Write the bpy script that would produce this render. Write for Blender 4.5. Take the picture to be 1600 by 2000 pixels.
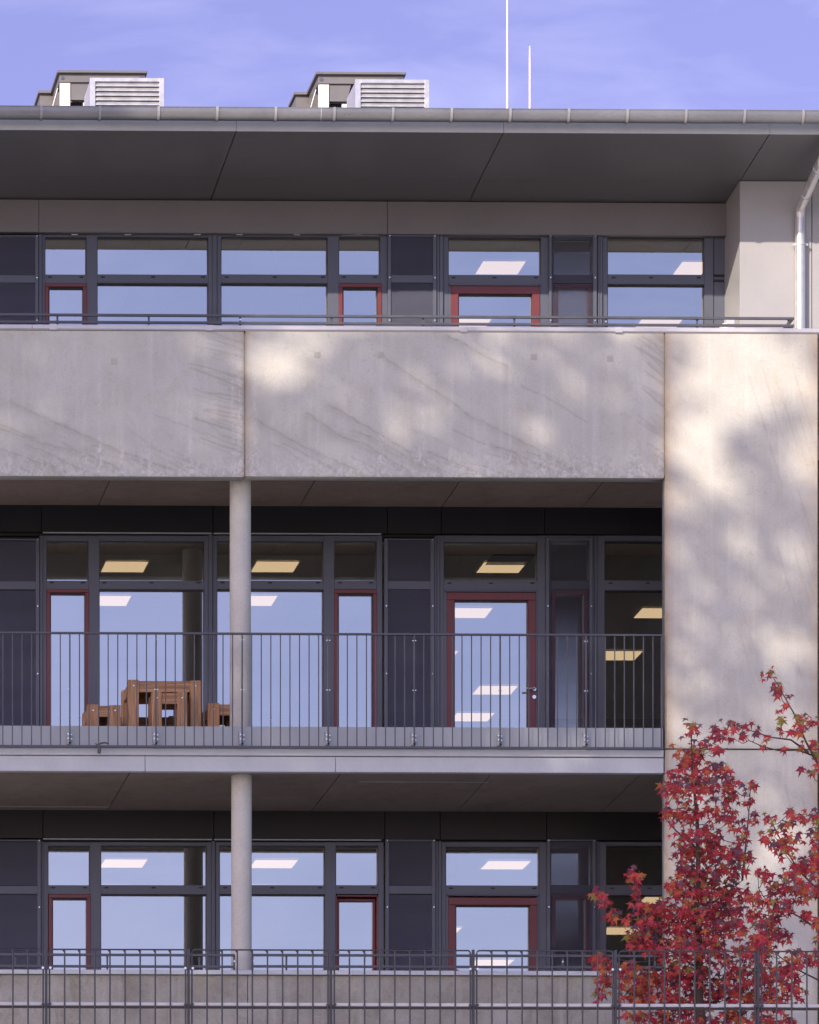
import bpy, bmesh, math, random
import numpy as np
from mathutils import Vector, Matrix

for o in list(bpy.data.objects):
    bpy.data.objects.remove(o, do_unlink=True)
SC = bpy.context.scene
COL = SC.collection
R = math.radians
rng = random.Random(7)
NR = np.random.RandomState(11)

# ------------------------------------------------------------------ camera
F = 10300.0                 # focal length in pixels of a 1600 px wide frame
D0 = 68.7                   # metres from the lens to the concrete front
VPX, VPY = -1050.0, 3700.0  # where the facade's normal meets the picture
TH = R(0.97)
PPX = VPX + F * math.tan(TH)
CX, CZ = -7.0, 1.7
cam_d = bpy.data.cameras.new('camera')
cam = bpy.data.objects.new('camera', cam_d)
COL.objects.link(cam)
cam.location = (CX, -D0, CZ)
cam.rotation_euler = (R(90), 0, -TH)
cam_d.sensor_fit = 'HORIZONTAL'
cam_d.sensor_width = 36
cam_d.lens = F / 1600 * 36
cam_d.shift_x = (800 - PPX) / 1600
cam_d.shift_y = (VPY - 1000) / 1600
cam_d.clip_start = 1
cam_d.clip_end = 3000
SC.camera = cam

# ------------------------------------------------------------------ daylight
SUNB = Vector((-0.78, -1.0, 0.55))         # towards the sun
sun_el = math.atan2(SUNB.z, math.hypot(SUNB.x, SUNB.y))
sun_az = math.atan2(SUNB.x, SUNB.y)
world = bpy.data.worlds.new('World')
SC.world = world
world.use_nodes = True
wn, wl = world.node_tree.nodes, world.node_tree.links
wn.clear()
w_out = wn.new('ShaderNodeOutputWorld')
w_bg = wn.new('ShaderNodeBackground')
w_sky = wn.new('ShaderNodeTexSky')
w_sky.sky_type = 'NISHITA'
w_sky.sun_disc = False
w_sky.sun_elevation = sun_el
w_sky.sun_rotation = sun_az % (2 * math.pi)
w_sky.air_density = 1.0
w_sky.dust_density = 1.2
w_sky.ozone_density = 2.5
w_tint = wn.new('ShaderNodeMix'); w_tint.data_type = 'RGBA'; w_tint.blend_type = 'MULTIPLY'
w_tint.inputs['Factor'].default_value = 1.0
# the sky is violet on the far side of the house; the panes show it bluer on the sun's side
w_dir = wn.new('ShaderNodeTexCoord')
w_sep = wn.new('ShaderNodeSeparateXYZ')
wl.new(w_dir.outputs['Generated'], w_sep.inputs[0])
w_side = wn.new('ShaderNodeMapRange')
w_side.interpolation_type = 'SMOOTHSTEP'
w_side.inputs['From Min'].default_value = -0.7
w_side.inputs['From Max'].default_value = 0.9
wl.new(w_sep.outputs['Y'], w_side.inputs['Value'])
w_two = wn.new('ShaderNodeMix'); w_two.data_type = 'RGBA'
w_two.inputs['A'].default_value = (1.07, 0.875, 1.06, 1)
w_two.inputs['B'].default_value = (1.12, 0.715, 0.95, 1)
wl.new(w_side.outputs['Result'], w_two.inputs['Factor'])
wl.new(w_two.outputs['Result'], w_tint.inputs['B'])
wl.new(w_sky.outputs['Color'], w_tint.inputs['A'])
w_tc = wn.new('ShaderNodeTexCoord')
w_map = wn.new('ShaderNodeMapping')
w_map.inputs['Scale'].default_value = (15, 15, 46)
w_map.inputs['Rotation'].default_value = (0.2, 0.35, 0.4)
w_no = wn.new('ShaderNodeTexNoise')
w_no.inputs['Scale'].default_value = 1.6
w_no.inputs['Detail'].default_value = 7
w_no.inputs['Roughness'].default_value = 0.55
w_no.inputs['Distortion'].default_value = 0.6
w_rmp = wn.new('ShaderNodeMapRange')
w_rmp.inputs['From Min'].default_value = 0.42
w_rmp.inputs['From Max'].default_value = 0.78
w_rmp.inputs['To Min'].default_value = 0.0
w_rmp.inputs['To Max'].default_value = 0.15
wl.new(w_tc.outputs['Generated'], w_map.inputs['Vector'])
wl.new(w_map.outputs['Vector'], w_no.inputs['Vector'])
wl.new(w_no.outputs['Fac'], w_rmp.inputs['Value'])
w_cl = wn.new('ShaderNodeMix'); w_cl.data_type = 'RGBA'
w_cl.inputs['B'].default_value = (7.4, 7.4, 9.6, 1)
wl.new(w_rmp.outputs['Result'], w_cl.inputs['Factor'])
wl.new(w_tint.outputs['Result'], w_cl.inputs['A'])
wl.new(w_cl.outputs['Result'], w_bg.inputs['Color'])
w_bg.inputs['Strength'].default_value = 0.119
wl.new(w_bg.outputs['Background'], w_out.inputs['Surface'])

sun_d = bpy.data.lights.new('sun', 'SUN')
sun_d.energy = 3.5
sun_d.angle = R(0.53)
sun_d.color = (1.0, 0.83, 0.68)
sun = bpy.data.objects.new('sun', sun_d)
COL.objects.link(sun)
sun.rotation_euler = SUNB.to_track_quat('Z', 'Y').to_euler()
sun.location = (-30, -40, 60)

SC.view_settings.view_transform = 'Standard'
try:
    SC.view_settings.look = 'None'
except Exception:
    pass
SC.view_settings.exposure = 0.72
SC.view_settings.gamma = 1.0
SC.view_settings.use_curve_mapping = False

# ------------------------------------------------------------------ from picture measures to metres
def xx(px, Y):
    u = (px - PPX) / F
    t = (Y + D0) / (math.cos(TH) - u * math.sin(TH))
    return CX + t * (math.sin(TH) + u * math.cos(TH))

def zz(py, Y, px=700.0):
    u = (px - PPX) / F
    t = (Y + D0) / (math.cos(TH) - u * math.sin(TH))
    return CZ + t * (VPY - py) / F

def at(px, py, Y):
    return Vector((xx(px, Y), Y, zz(py, Y, px)))

# ------------------------------------------------------------------ materials
def new_mat(name):
    m = bpy.data.materials.new(name)
    m.use_nodes = True
    n = m.node_tree.nodes
    b = n.get('Principled BSDF')
    return m, n, m.node_tree.links, b

def noise(n, l, scale, detail=4, rough=0.55, stretch=None, dist=0.0):
    tc = n.new('ShaderNodeTexCoord')
    mp = n.new('ShaderNodeMapping')
    if stretch:
        mp.inputs['Scale'].default_value = stretch
    t = n.new('ShaderNodeTexNoise')
    t.inputs['Scale'].default_value = scale
    t.inputs['Detail'].default_value = detail
    t.inputs['Roughness'].default_value = rough
    t.inputs['Distortion'].default_value = dist
    g = n.new('ShaderNodeNewGeometry')
    l.new(g.outputs['Position'], mp.inputs['Vector'])
    l.new(mp.outputs['Vector'], t.inputs['Vector'])
    return t.outputs['Fac']

def remap(n, l, v, a, b, c, d):
    r = n.new('ShaderNodeMapRange')
    r.inputs['From Min'].default_value = a
    r.inputs['From Max'].default_value = b
    r.inputs['To Min'].default_value = c
    r.inputs['To Max'].default_value = d
    l.new(v, r.inputs['Value'])
    return r.outputs['Result']

def mixc(n, l, f, a, b, mode='MIX'):
    m = n.new('ShaderNodeMix'); m.data_type = 'RGBA'; m.blend_type = mode
    for k, v in (('Factor', f), ('A', a), ('B', b)):
        if hasattr(v, 'is_output'):
            l.new(v, m.inputs[k])
        elif k == 'Factor':
            m.inputs[k].default_value = v
        else:
            m.inputs[k].default_value = (*v, 1)
    return m.outputs['Result']

def plain(name, col, rough=0.5, metal=0.0, var=0.12, scale=6.0, stretch=None, spec=0.5, bump=0.0):
    m, n, l, b = new_mat(name)
    f = noise(n, l, scale, 5, 0.6, stretch)
    f2 = noise(n, l, scale * 14, 2, 0.5, stretch)
    v = remap(n, l, f, 0.3, 0.7, 1 - var, 1 + var)
    v2 = remap(n, l, f2, 0.3, 0.7, 1 - var * 0.4, 1 + var * 0.4)
    mu = n.new('ShaderNodeMath'); mu.operation = 'MULTIPLY'
    l.new(v, mu.inputs[0]); l.new(v2, mu.inputs[1])
    cb = n.new('ShaderNodeCombineColor')
    for i in range(3):
        l.new(mu.outputs[0], cb.inputs[i])
    l.new(mixc(n, l, 1.0, col, cb.outputs[0], 'MULTIPLY'), b.inputs['Base Color'])
    rr = remap(n, l, f, 0.3, 0.7, max(0.02, rough - 0.08), min(1, rough + 0.08))
    l.new(rr, b.inputs['Roughness'])
    b.inputs['Metallic'].default_value = metal
    b.inputs['Specular IOR Level'].default_value = spec
    if bump:
        bp = n.new('ShaderNodeBump')
        bp.inputs['Strength'].default_value = bump
        bp.inputs['Distance'].default_value = 0.004
        l.new(f2, bp.inputs['Height'])
        l.new(bp.outputs['Normal'], b.inputs['Normal'])
    return m

def concrete(name, base, light, warm, attrs=False, blotch=1.0):
    m, n, l, b = new_mat(name)
    big = noise(n, l, 0.8, 6, 0.68, None, 0.4)
    mid = noise(n, l, 3.6, 7, 0.7, (1, 1, 0.7), 0.5)
    patch = noise(n, l, 13, 7, 0.8, (1, 1, 0.8), 1.0)
    ver = noise(n, l, 3.2, 5, 0.6, (2.6, 2.6, 0.16))
    fine = noise(n, l, 46, 4, 0.7)
    pit = noise(n, l, 75, 3, 0.6)
    c = mixc(n, l, remap(n, l, big, 0.34, 0.66, 0, 1), base, light)
    c = mixc(n, l, remap(n, l, mid, 0.50, 0.72, 0, 0.55 * blotch), c, warm)
    c = mixc(n, l, remap(n, l, patch, 0.54, 0.72, 0, 0.55 * blotch), c, tuple(v * 0.70 for v in base))
    c = mixc(n, l, remap(n, l, patch, 0.44, 0.28, 0, 0.35 * blotch), c, tuple(min(1, v * 1.14) for v in light))
    c = mixc(n, l, remap(n, l, ver, 0.52, 0.75, 0, 0.35 * blotch), c, tuple(min(1, v * 1.2) for v in light))
    sp = remap(n, l, fine, 0.3, 0.72, 0.91, 1.08)
    cb = n.new('ShaderNodeCombineColor')
    for i in range(3):
        l.new(sp, cb.inputs[i])
    c = mixc(n, l, 1.0, c, cb.outputs[0], 'MULTIPLY')
    c = mixc(n, l, remap(n, l, pit, 0.63, 0.74, 0, 0.42), c, tuple(v * 0.55 for v in base))
    if attrs:
        a = n.new('ShaderNodeAttribute'); a.attribute_name = 'streak'
        jit = remap(n, l, fine, 0.3, 0.7, 0.55, 1.15)
        mm = n.new('ShaderNodeMath'); mm.operation = 'MULTIPLY'; mm.use_clamp = True
        l.new(a.outputs['Fac'], mm.inputs[0]); l.new(jit, mm.inputs[1])
        c = mixc(n, l, mm.outputs[0], c, (0.17, 0.165, 0.12))
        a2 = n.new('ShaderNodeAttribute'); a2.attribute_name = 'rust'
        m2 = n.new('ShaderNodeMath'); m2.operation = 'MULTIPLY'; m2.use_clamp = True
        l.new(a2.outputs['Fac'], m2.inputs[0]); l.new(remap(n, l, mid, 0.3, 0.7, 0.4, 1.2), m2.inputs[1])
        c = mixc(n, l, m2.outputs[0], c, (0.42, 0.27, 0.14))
        a3 = n.new('ShaderNodeAttribute'); a3.attribute_name = 'lime'
        m3 = n.new('ShaderNodeMath'); m3.operation = 'MULTIPLY'; m3.use_clamp = True
        l.new(a3.outputs['Fac'], m3.inputs[0]); l.new(remap(n, l, patch, 0.46, 0.58, 0, 1), m3.inputs[1])
        c = mixc(n, l, m3.outputs[0], c, (0.70, 0.72, 0.70))
    l.new(c, b.inputs['Base Color'])
    b.inputs['Roughness'].default_value = 0.85
    b.inputs['Specular IOR Level'].default_value = 0.3
    bp = n.new('ShaderNodeBump')
    bp.inputs['Strength'].default_value = 0.25
    bp.inputs['Distance'].default_value = 0.004
    l.new(fine, bp.inputs['Height'])
    l.new(bp.outputs['Normal'], b.inputs['Normal'])
    return m

MAT = {}
MAT['concrete'] = concrete('weathered concrete', (0.48, 0.495, 0.46), (0.56, 0.58, 0.54), (0.46, 0.44, 0.365), True)
MAT['column'] = concrete('cast column concrete', (0.50, 0.515, 0.48), (0.57, 0.585, 0.55), (0.46, 0.455, 0.385), False, 0.6)
MAT['plug'] = plain('mortar plug', (0.43, 0.44, 0.39), 0.9, 0, 0.1, 8)
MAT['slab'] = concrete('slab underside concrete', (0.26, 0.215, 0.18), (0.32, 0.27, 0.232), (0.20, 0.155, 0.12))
MAT['dirty'] = concrete('damp parapet concrete', (0.26, 0.26, 0.22), (0.40, 0.405, 0.37), (0.23, 0.22, 0.165), False, 1.6)
MAT['frame'] = plain('slate grey coated aluminium', (0.094, 0.110, 0.152), 0.38, 0.0, 0.06, 3)
MAT['frame_lo'] = plain('slate grey gasket', (0.012, 0.013, 0.018), 0.5, 0.0, 0.05, 3)
MAT['header'] = plain('warm grey cladding sheet', (0.168, 0.166, 0.176), 0.42, 0.0, 0.05, 1.2)
MAT['cladding'] = plain('pale grey cladding sheet', (0.36, 0.375, 0.39), 0.4, 0.0, 0.04, 1.5)
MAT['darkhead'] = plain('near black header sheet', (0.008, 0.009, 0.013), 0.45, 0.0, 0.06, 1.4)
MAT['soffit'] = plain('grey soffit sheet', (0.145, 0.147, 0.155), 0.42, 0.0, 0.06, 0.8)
MAT['fascia'] = plain('light grey metal edge', (0.50, 0.545, 0.575), 0.42, 0.0, 0.06, 2.5, (1, 1, 0.5))
MAT['coping'] = plain('mill finish coping', (0.55, 0.56, 0.585), 0.42, 0.25, 0.06, 2)
MAT['zinc'] = plain('weathered zinc', (0.235, 0.25, 0.27), 0.33, 0.55, 0.12, 2.5, (0.5, 1, 1))
MAT['strap'] = plain('dull zinc strap', (0.33, 0.345, 0.365), 0.45, 0.4, 0.1, 4)
MAT['galv'] = plain('galvanised sheet', (0.62, 0.64, 0.66), 0.36, 0.6, 0.10, 9)
MAT['hood'] = plain('zinc grey hood sheet', (0.19, 0.19, 0.195), 0.45, 0.2, 0.06, 3)
MAT['white'] = plain('white painted sheet', (0.80, 0.79, 0.77), 0.4, 0, 0.04, 4)
MAT['red'] = plain('dark red coated aluminium', (0.155, 0.036, 0.044), 0.4, 0.0, 0.06, 3)
MAT['screen'] = plain('anthracite slat sheet', (0.165, 0.18, 0.255), 0.45, 0.0, 0.05, 2)
MAT['rail'] = plain('iron mica railing paint', (0.085, 0.09, 0.105), 0.42, 0.2, 0.10, 6)
MAT['kick'] = plain('pale galvanised edge plate', (0.385, 0.43, 0.46), 0.5, 0.1, 0.07, 3, (1, 1, 0.4))
MAT['fence'] = plain('anthracite fence wire', (0.052, 0.055, 0.068), 0.4, 0.1, 0.08, 8)
MAT['fence_lo'] = plain('brown black fence bar', (0.03, 0.022, 0.022), 0.5, 0.0, 0.08, 8)
MAT['bolt'] = plain('bright bolt steel', (0.75, 0.75, 0.77), 0.25, 0.9, 0.05, 10)
MAT['black'] = plain('black recess', (0.012, 0.012, 0.014), 0.7)
MAT['ceil'] = plain('ceiling board', (0.74, 0.74, 0.62), 0.8, 0, 0.05, 2)
MAT['room'] = plain('painted room wall', (0.26, 0.25, 0.23), 0.85, 0, 0.05, 1)
MAT['roomfloor'] = plain('room floor lino', (0.06, 0.055, 0.05), 0.6, 0, 0.1, 1)
MAT['roof'] = plain('roof membrane', (0.14, 0.14, 0.14), 0.8, 0, 0.2, 2)
MAT['rag'] = plain('grey rag cloth', (0.10, 0.10, 0.11), 0.8, 0, 0.2, 20)
MAT['bark'] = plain('grey brown bark', (0.085, 0.062, 0.052), 0.9, 0, 0.35, 12, (1, 1, 0.25), 0.3, 0.6)

# wood with grain along z / x
def wood(name, stretch, tone):
    m, n, l, b = new_mat(name)
    g = noise(n, l, 16, 6, 0.6, stretch, 0.7)
    k = noise(n, l, 3.0, 3, 0.5)
    c = mixc(n, l, remap(n, l, g, 0.42, 0.62, 0, 1), tone, tuple(v * 0.45 for v in tone))
    c = mixc(n, l, remap(n, l, k, 0.35, 0.7, 0, 0.5), c, (tone[0] * 0.8, tone[1] * 0.62, tone[2] * 0.5))
    l.new(c, b.inputs['Base Color'])
    b.inputs['Roughness'].default_value = 0.6
    return m
MAT['wood_v'] = wood('larch post', (1.6, 1.6, 0.10), (0.56, 0.345, 0.185))
MAT['wood_h'] = wood('larch board', (0.10, 1.6, 1.6), (0.53, 0.32, 0.17))

# coated glass: strong mirror coat over tinted, see-through pane
def glass(name, refl, tint):
    m, n, l, b = new_mat(name)
    n.remove(b)
    out = n.get('Material Output')
    gl = n.new('ShaderNodeBsdfGlossy'); gl.inputs['Roughness'].default_value = 0.0
    gl.inputs['Color'].default_value = (0.96, 0.98, 1.0, 1)
    tr = n.new('ShaderNodeBsdfTransparent'); tr.inputs['Color'].default_value = (*tint, 1)
    mx = n.new('ShaderNodeMixShader')
    lw = n.new('ShaderNodeLayerWeight'); lw.inputs['Blend'].default_value = 0.25
    f = remap(n, l, lw.outputs['Fresnel'], 0.0, 1.0, refl, 1.0)
    l.new(f, mx.inputs['Fac'])
    l.new(tr.outputs[0], mx.inputs[1]); l.new(gl.outputs[0], mx.inputs[2])
    l.new(mx.outputs[0], out.inputs['Surface'])
    return m
MAT['glass'] = glass('coated window glass', 0.46, (0.80, 0.78, 0.62))

def lamp_mat(name, col, s):
    m, n, l, b = new_mat(name)
    b.inputs['Base Color'].default_value = (0.8, 0.8, 0.8, 1)
    b.inputs['Emission Color'].default_value = (*col, 1)
    b.inputs['Emission Strength'].default_value = s
    return m
MAT['lamp'] = lamp_mat('glowing ceiling lamp', (1.0, 0.74, 0.52), 0.85)

# ground: out of view, coloured pale to bounce light onto the front
gm, gn, gll, gb = new_mat('pale bounce ground')
c_ = mixc(gn, gll, remap(gn, gll, noise(gn, gll, 0.6, 6), 0.35, 0.65, 0, 1), (0.42, 0.42, 0.37), (0.49, 0.49, 0.44))
gll.new(mixc(gn, gll, remap(gn, gll, noise(gn, gll, 9, 5), 0.4, 0.7, 0, 0.5), c_, (0.29, 0.29, 0.27)), gb.inputs['Base Color'])
gb.inputs['Roughness'].default_value = 0.95
MAT['bounce_ground'] = gm

def leaf_mat(name, col, sheen=0.3):
    m, n, l, b = new_mat(name)
    oi = n.new('ShaderNodeObjectInfo')
    f = noise(n, l, 9, 3)
    c = mixc(n, l, remap(n, l, f, 0.3, 0.7, 0, 1), tuple(v * 0.7 for v in col), tuple(min(1, v * 1.25) for v in col))
    l.new(c, b.inputs['Base Color'])
    b.inputs['Roughness'].default_value = 0.42
    b.inputs['Specular IOR Level'].default_value = sheen
    tl = n.new('ShaderNodeBsdfTranslucent')
    l.new(c, tl.inputs['Color'])
    mx = n.new('ShaderNodeMixShader'); mx.inputs['Fac'].default_value = 0.35
    out = n.get('Material Output')
    l.new(b.outputs[0], mx.inputs[1]); l.new(tl.outputs[0], mx.inputs[2])
    l.new(mx.outputs[0], out.inputs['Surface'])
    return m
LEAFM = [leaf_mat('crimson leaf', (0.54, 0.058, 0.085)), leaf_mat('scarlet leaf', (0.60, 0.095, 0.075)),
         leaf_mat('wine red leaf', (0.33, 0.045, 0.070)), leaf_mat('plum and sky glare leaf', (0.19, 0.085, 0.115), 0.6),
         leaf_mat('orange leaf', (0.56, 0.18, 0.06)), leaf_mat('olive leaf', (0.32, 0.27, 0.06))]
MAT['treeleaf'] = leaf_mat('golden green bounce leaf', (0.38, 0.36, 0.10))  # leaves of the unseen trees, kept bright to bounce light onto the front

# ------------------------------------------------------------------ mesh helpers
ORG = {}

class MB:
    def __init__(s):
        s.v = []; s.f = []; s.smooth = []
    def quad_grid(s, rows, closed_u=False, smooth=True):
        b = len(s.v); nu = len(rows[0])
        for r in rows:
            s.v += [tuple(p) for p in r]
        for i in range(len(rows) - 1):
            for j in range(nu if closed_u else nu - 1):
                k = (j + 1) % nu
                s.f.append((b + i * nu + j, b + i * nu + k, b + (i + 1) * nu + k, b + (i + 1) * nu + j))
                s.smooth.append(smooth)
    def face(s, pts, smooth=False):
        b = len(s.v)
        s.v += [tuple(p) for p in pts]
        s.f.append(tuple(range(b, b + len(pts)))); s.smooth.append(smooth)
    def box(s, x0, x1, y0, y1, z0, z1, ch=0.0):
        if x1 < x0: x0, x1 = x1, x0
        if y1 < y0: y0, y1 = y1, y0
        if z1 < z0: z0, z1 = z1, z0
        b = len(s.v)
        if ch <= 0:
            s.v += [(x, y, z) for z in (z0, z1) for y in (y0, y1) for x in (x0, x1)]
            for q in ((0, 2, 3, 1), (4, 5, 7, 6), (0, 1, 5, 4), (2, 6, 7, 3), (0, 4, 6, 2), (1, 3, 7, 5)):
                s.f.append(tuple(b + i for i in q)); s.smooth.append(False)
        else:                                # chamfered front edges
            c = ch
            ring = [(x0, y1, z0), (x1, y1, z0), (x1, y1, z1), (x0, y1, z1),
                    (x0, y0 + c, z0), (x1, y0 + c, z0), (x1, y0 + c, z1), (x0, y0 + c, z1),
                    (x0 + c, y0, z0 + c), (x1 - c, y0, z0 + c), (x1 - c, y0, z1 - c), (x0 + c, y0, z1 - c)]
            s.v += ring
            s.f.append((b + 0, b + 3, b + 2, b + 1)); s.smooth.append(False)
            for o1, o2 in ((0, 4), (4, 8)):
                for i in range(4):
                    j = (i + 1) % 4
                    s.f.append((b + o1 + i, b + o1 + j, b + o2 + j, b + o2 + i)); s.smooth.append(False)
            s.f.append((b + 8, b + 9, b + 10, b + 11)); s.smooth.append(False)
    def pbox(s, p0, p1, q0, q1, Y, d, ref=None, ch=0.0):
        """a box whose front face spans picture x p0..p1, picture y q0..q1 at depth Y, d metres deep"""
        r = ref if ref is not None else (p0 + p1) / 2
        s.box(xx(p0, Y), xx(p1, Y), Y, Y + d, zz(q1, Y, r), zz(q0, Y, r), ch)
    def tube(s, pts, rad, n=8, caps=True):
        pts = [Vector(p) for p in pts]
        rads = rad if isinstance(rad, (list, tuple)) else [rad] * len(pts)
        rows = []
        up = Vector((0.13, 0.21, 0.97))
        for i, p in enumerate(pts):
            d = (pts[min(i + 1, len(pts) - 1)] - pts[max(i - 1, 0)]).normalized()
            ref = up if abs(d.dot(up)) < 0.95 else Vector((1, 0, 0))
            a = d.cross(ref).normalized(); b = d.cross(a)
            rows.append([p + (a * math.cos(2 * math.pi * k / n) + b * math.sin(2 * math.pi * k / n)) * rads[i] for k in range(n)])
        s.quad_grid(rows, True)
        if caps:
            s.face(list(reversed(rows[0]))); s.face(rows[-1])
    def cyl_z(s, cx, cy, r, z0, z1, n=24):
        rows = [[(cx + r * math.cos(2 * math.pi * k / n), cy + r * math.sin(2 * math.pi * k / n), z) for k in range(n)] for z in (z0, z1)]
        s.quad_grid(rows, True)
        s.face(list(reversed(rows[0]))); s.face(rows[1])
    def cyl_y(s, cx, cz, r, y0, y1, n=12):
        rows = [[(cx + r * math.cos(2 * math.pi * k / n), y, cz + r * math.sin(2 * math.pi * k / n)) for k in range(n)] for y in (y0, y1)]
        s.quad_grid(rows, True)
        s.face(rows[0]); s.face(list(reversed(rows[1])))
    def build(s, name, mat, parent=None, stuff=False, fix=True):
        me = bpy.data.meshes.new(name)
        org = ORG.get(parent.name, Vector()) if parent else Vector()
        me.from_pydata([(v[0] - org.x, v[1] - org.y, v[2] - org.z) for v in s.v], [], s.f)
        me.polygons.foreach_set('use_smooth', s.smooth)
        if fix:
            bm = bmesh.new(); bm.from_mesh(me)
            bmesh.ops.recalc_face_normals(bm, faces=bm.faces)
            bm.to_mesh(me); bm.free()
        me.materials.append(MAT[mat] if isinstance(mat, str) else mat)
        return link(name, me, parent, stuff)

def link(name, me, parent=None, stuff=False):
    o = bpy.data.objects.new(name, me)
    COL.objects.link(o)
    if parent:
        o.parent = parent
        ORG[o.name] = ORG.get(parent.name, Vector())
    else:
        ORG[o.name] = Vector()
    if stuff:
        o['kind'] = 'stuff'
    return o

def thing(name, label, cat, loc=(0, 0, 0), group=None):
    o = bpy.data.objects.new(name, None)
    o.empty_display_size = 0.2
    COL.objects.link(o)
    o.location = loc
    ORG[o.name] = Vector(loc)
    o['label'] = label; o['category'] = cat
    if group: o['group'] = group
    return o

def dup(o, parent, off):
    c = o.copy(); COL.objects.link(c); c.parent = parent
    c.location = Vector(o.location) + Vector(off)
    ORG[c.name] = ORG.get(parent.name, Vector())
    return c

def one(name, mat, parent, *a, **k):
    m = MB(); m.pbox(*a, **k)
    return m.build(name, mat, parent)

# ------------------------------------------------------------------ main depths (metres behind the concrete front)
YG = 2.70        # glass
YF = 2.64        # window frames
YH = 2.55        # header sheet of the top floor
YP = 1.80        # front of the clad box at the right of the top floor
YE = 0.20        # roof edge
LEFT, RIGHT = -420, 1900     # picture x between which the building is built
CEIL = {'top': zz(462, YG, 900), 'mid': zz(1058, YG, 900), 'low': zz(1653, YG, 900)}
FLOOR = {'top': 19.12 + CZ, 'mid': 15.0 + CZ, 'low': 10.9 + CZ}
GROUND = 10.6

# ------------------------------------------------------------------ ground
g = MB()
ys = [-400, -160, -90, -60, -48, -36, -24, -16, -11.5, -10, 2, 40, 200, 900]
def gz2(y):
    if y < -60: return 0.0
    if y > -11.5: return GROUND
    return GROUND * (y + 60) / 48.5
rows = []
for y in ys:
    rows.append([(x, y, gz2(y)) for x in (-900, -200, -60, -30, -15, 0, 15, 30, 60, 200, 900)])
g.quad_grid(rows, False, True)
gr = g.build('ground', 'bounce_ground'); gr['kind'] = 'structure'

# ------------------------------------------------------------------ the building
B = thing('school_building', 'concrete and grey metal school building of three storeys with glazed balconies', 'building',
          (xx(700, 0), 5.0, GROUND))

def concrete_slab(name, p0, p1, q0, q1, Y, d, paint, mat='concrete', ref=None, step=0.0125):
    """concrete panel: finely divided front face carrying stain amounts, plain sides and back"""
    ref = ref if ref is not None else (p0 + p1) / 2
    x0, x1 = xx(p0, Y), xx(p1, Y); z0, z1 = zz(q1, Y, ref), zz(q0, Y, ref)
    nx, nz = max(2, int((x1 - x0) / step)), max(2, int((z1 - z0) / step))
    X, Z = np.meshgrid(np.linspace(x0, x1, nx), np.linspace(z0, z1, nz))
    # picture coordinates of every grid point, for the stain map
    PXg = np.interp(X, [xx(p, Y) for p in range(-600, 2001, 100)], list(range(-600, 2001, 100)))
    s_ = F / ((Y + D0))
    PYg = q1 + (q0 - q1) * (Z - z0) / (z1 - z0)
    org = ORG[B.name]
    n = nx * nz
    co = np.empty((n + 8, 3)); co[:n, 0] = X.ravel(); co[:n, 1] = Y; co[:n, 2] = Z.ravel()
    c = 0.008
    co[n:] = [(x, y, z) for y in (Y, Y + d) for z in (z0, z1) for x in (x0, x1)]
    co -= np.array(org)
    i = np.arange((nx - 1) * (nz - 1)); r_ = i // (nx - 1); c_ = i % (nx - 1); a = r_ * nx + c_
    quads = np.stack([a, a + 1, a + nx + 1, a + nx], 1)
    b = n
    extra = np.array([(b + 4, b + 6, b + 7, b + 5), (b + 0, b + 4, b + 5, b + 1), (b + 2, b + 3, b + 7, b + 6),
                      (b + 0, b + 2, b + 6, b + 4), (b + 1, b + 5, b + 7, b + 3)])
    fs = np.concatenate([quads, extra])
    me = bpy.data.meshes.new(name)
    me.vertices.add(len(co)); me.vertices.foreach_set('co', co.ravel())
    me.loops.add(fs.size); me.loops.foreach_set('vertex_index', fs.ravel().astype(np.int32))
    me.polygons.add(len(fs)); me.polygons.foreach_set('loop_start', np.arange(0, fs.size, 4, dtype=np.int32))
    me.update(calc_edges=True)
    st, ru, li = paint(PXg, PYg)
    for nm, val in (('streak', st), ('rust', ru), ('lime', li)):
        at_ = me.attributes.new(nm, 'FLOAT', 'POINT')
        full = np.zeros(n + 8, dtype=np.float32); full[:n] = val.ravel()
        at_.data.foreach_set('value', full)
    me.materials.append(MAT[mat])
    return link(name, me, B)

def stroke(acc, PX, PY, pts, w, a):
    """a run-off stain along a polyline"""
    for (xa, ya), (xb, yb) in zip(pts[:-1], pts[1:]):
        lo_x, hi_x, lo_y, hi_y = min(xa, xb) - 12, max(xa, xb) + 12, min(ya, yb) - 12, max(ya, yb) + 12
        cols = np.where((PX[0] > lo_x) & (PX[0] < hi_x))[0]; rws = np.where((PY[:, 0] > lo_y) & (PY[:, 0] < hi_y))[0]
        if not len(cols) or not len(rws): continue
        sl = np.ix_(rws, cols)
        px, py = PX[sl], PY[sl]
        dx, dy = xb - xa, yb - ya
        L2 = dx * dx + dy * dy + 1e-6
        t = np.clip(((px - xa) * dx + (py - ya) * dy) / L2, 0, 1)
        d = np.hypot(px - xa - t * dx, py - ya - t * dy)
        acc[sl] = np.maximum(acc[sl], a * np.exp(-(d / w) ** 2))

def wander(x0, y0, x1, y1, k=9, amp=4):
    pts = []
    e = 0.0
    for i in range(k + 1):
        t = i / k
        e += rng.uniform(-amp, amp) * 0.6
        pts.append((x0 + (x1 - x0) * t, y0 + (y1 - y0) * t + e * math.sin(math.pi * t) + rng.uniform(-amp, amp) * 0.15))
    return pts

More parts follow.
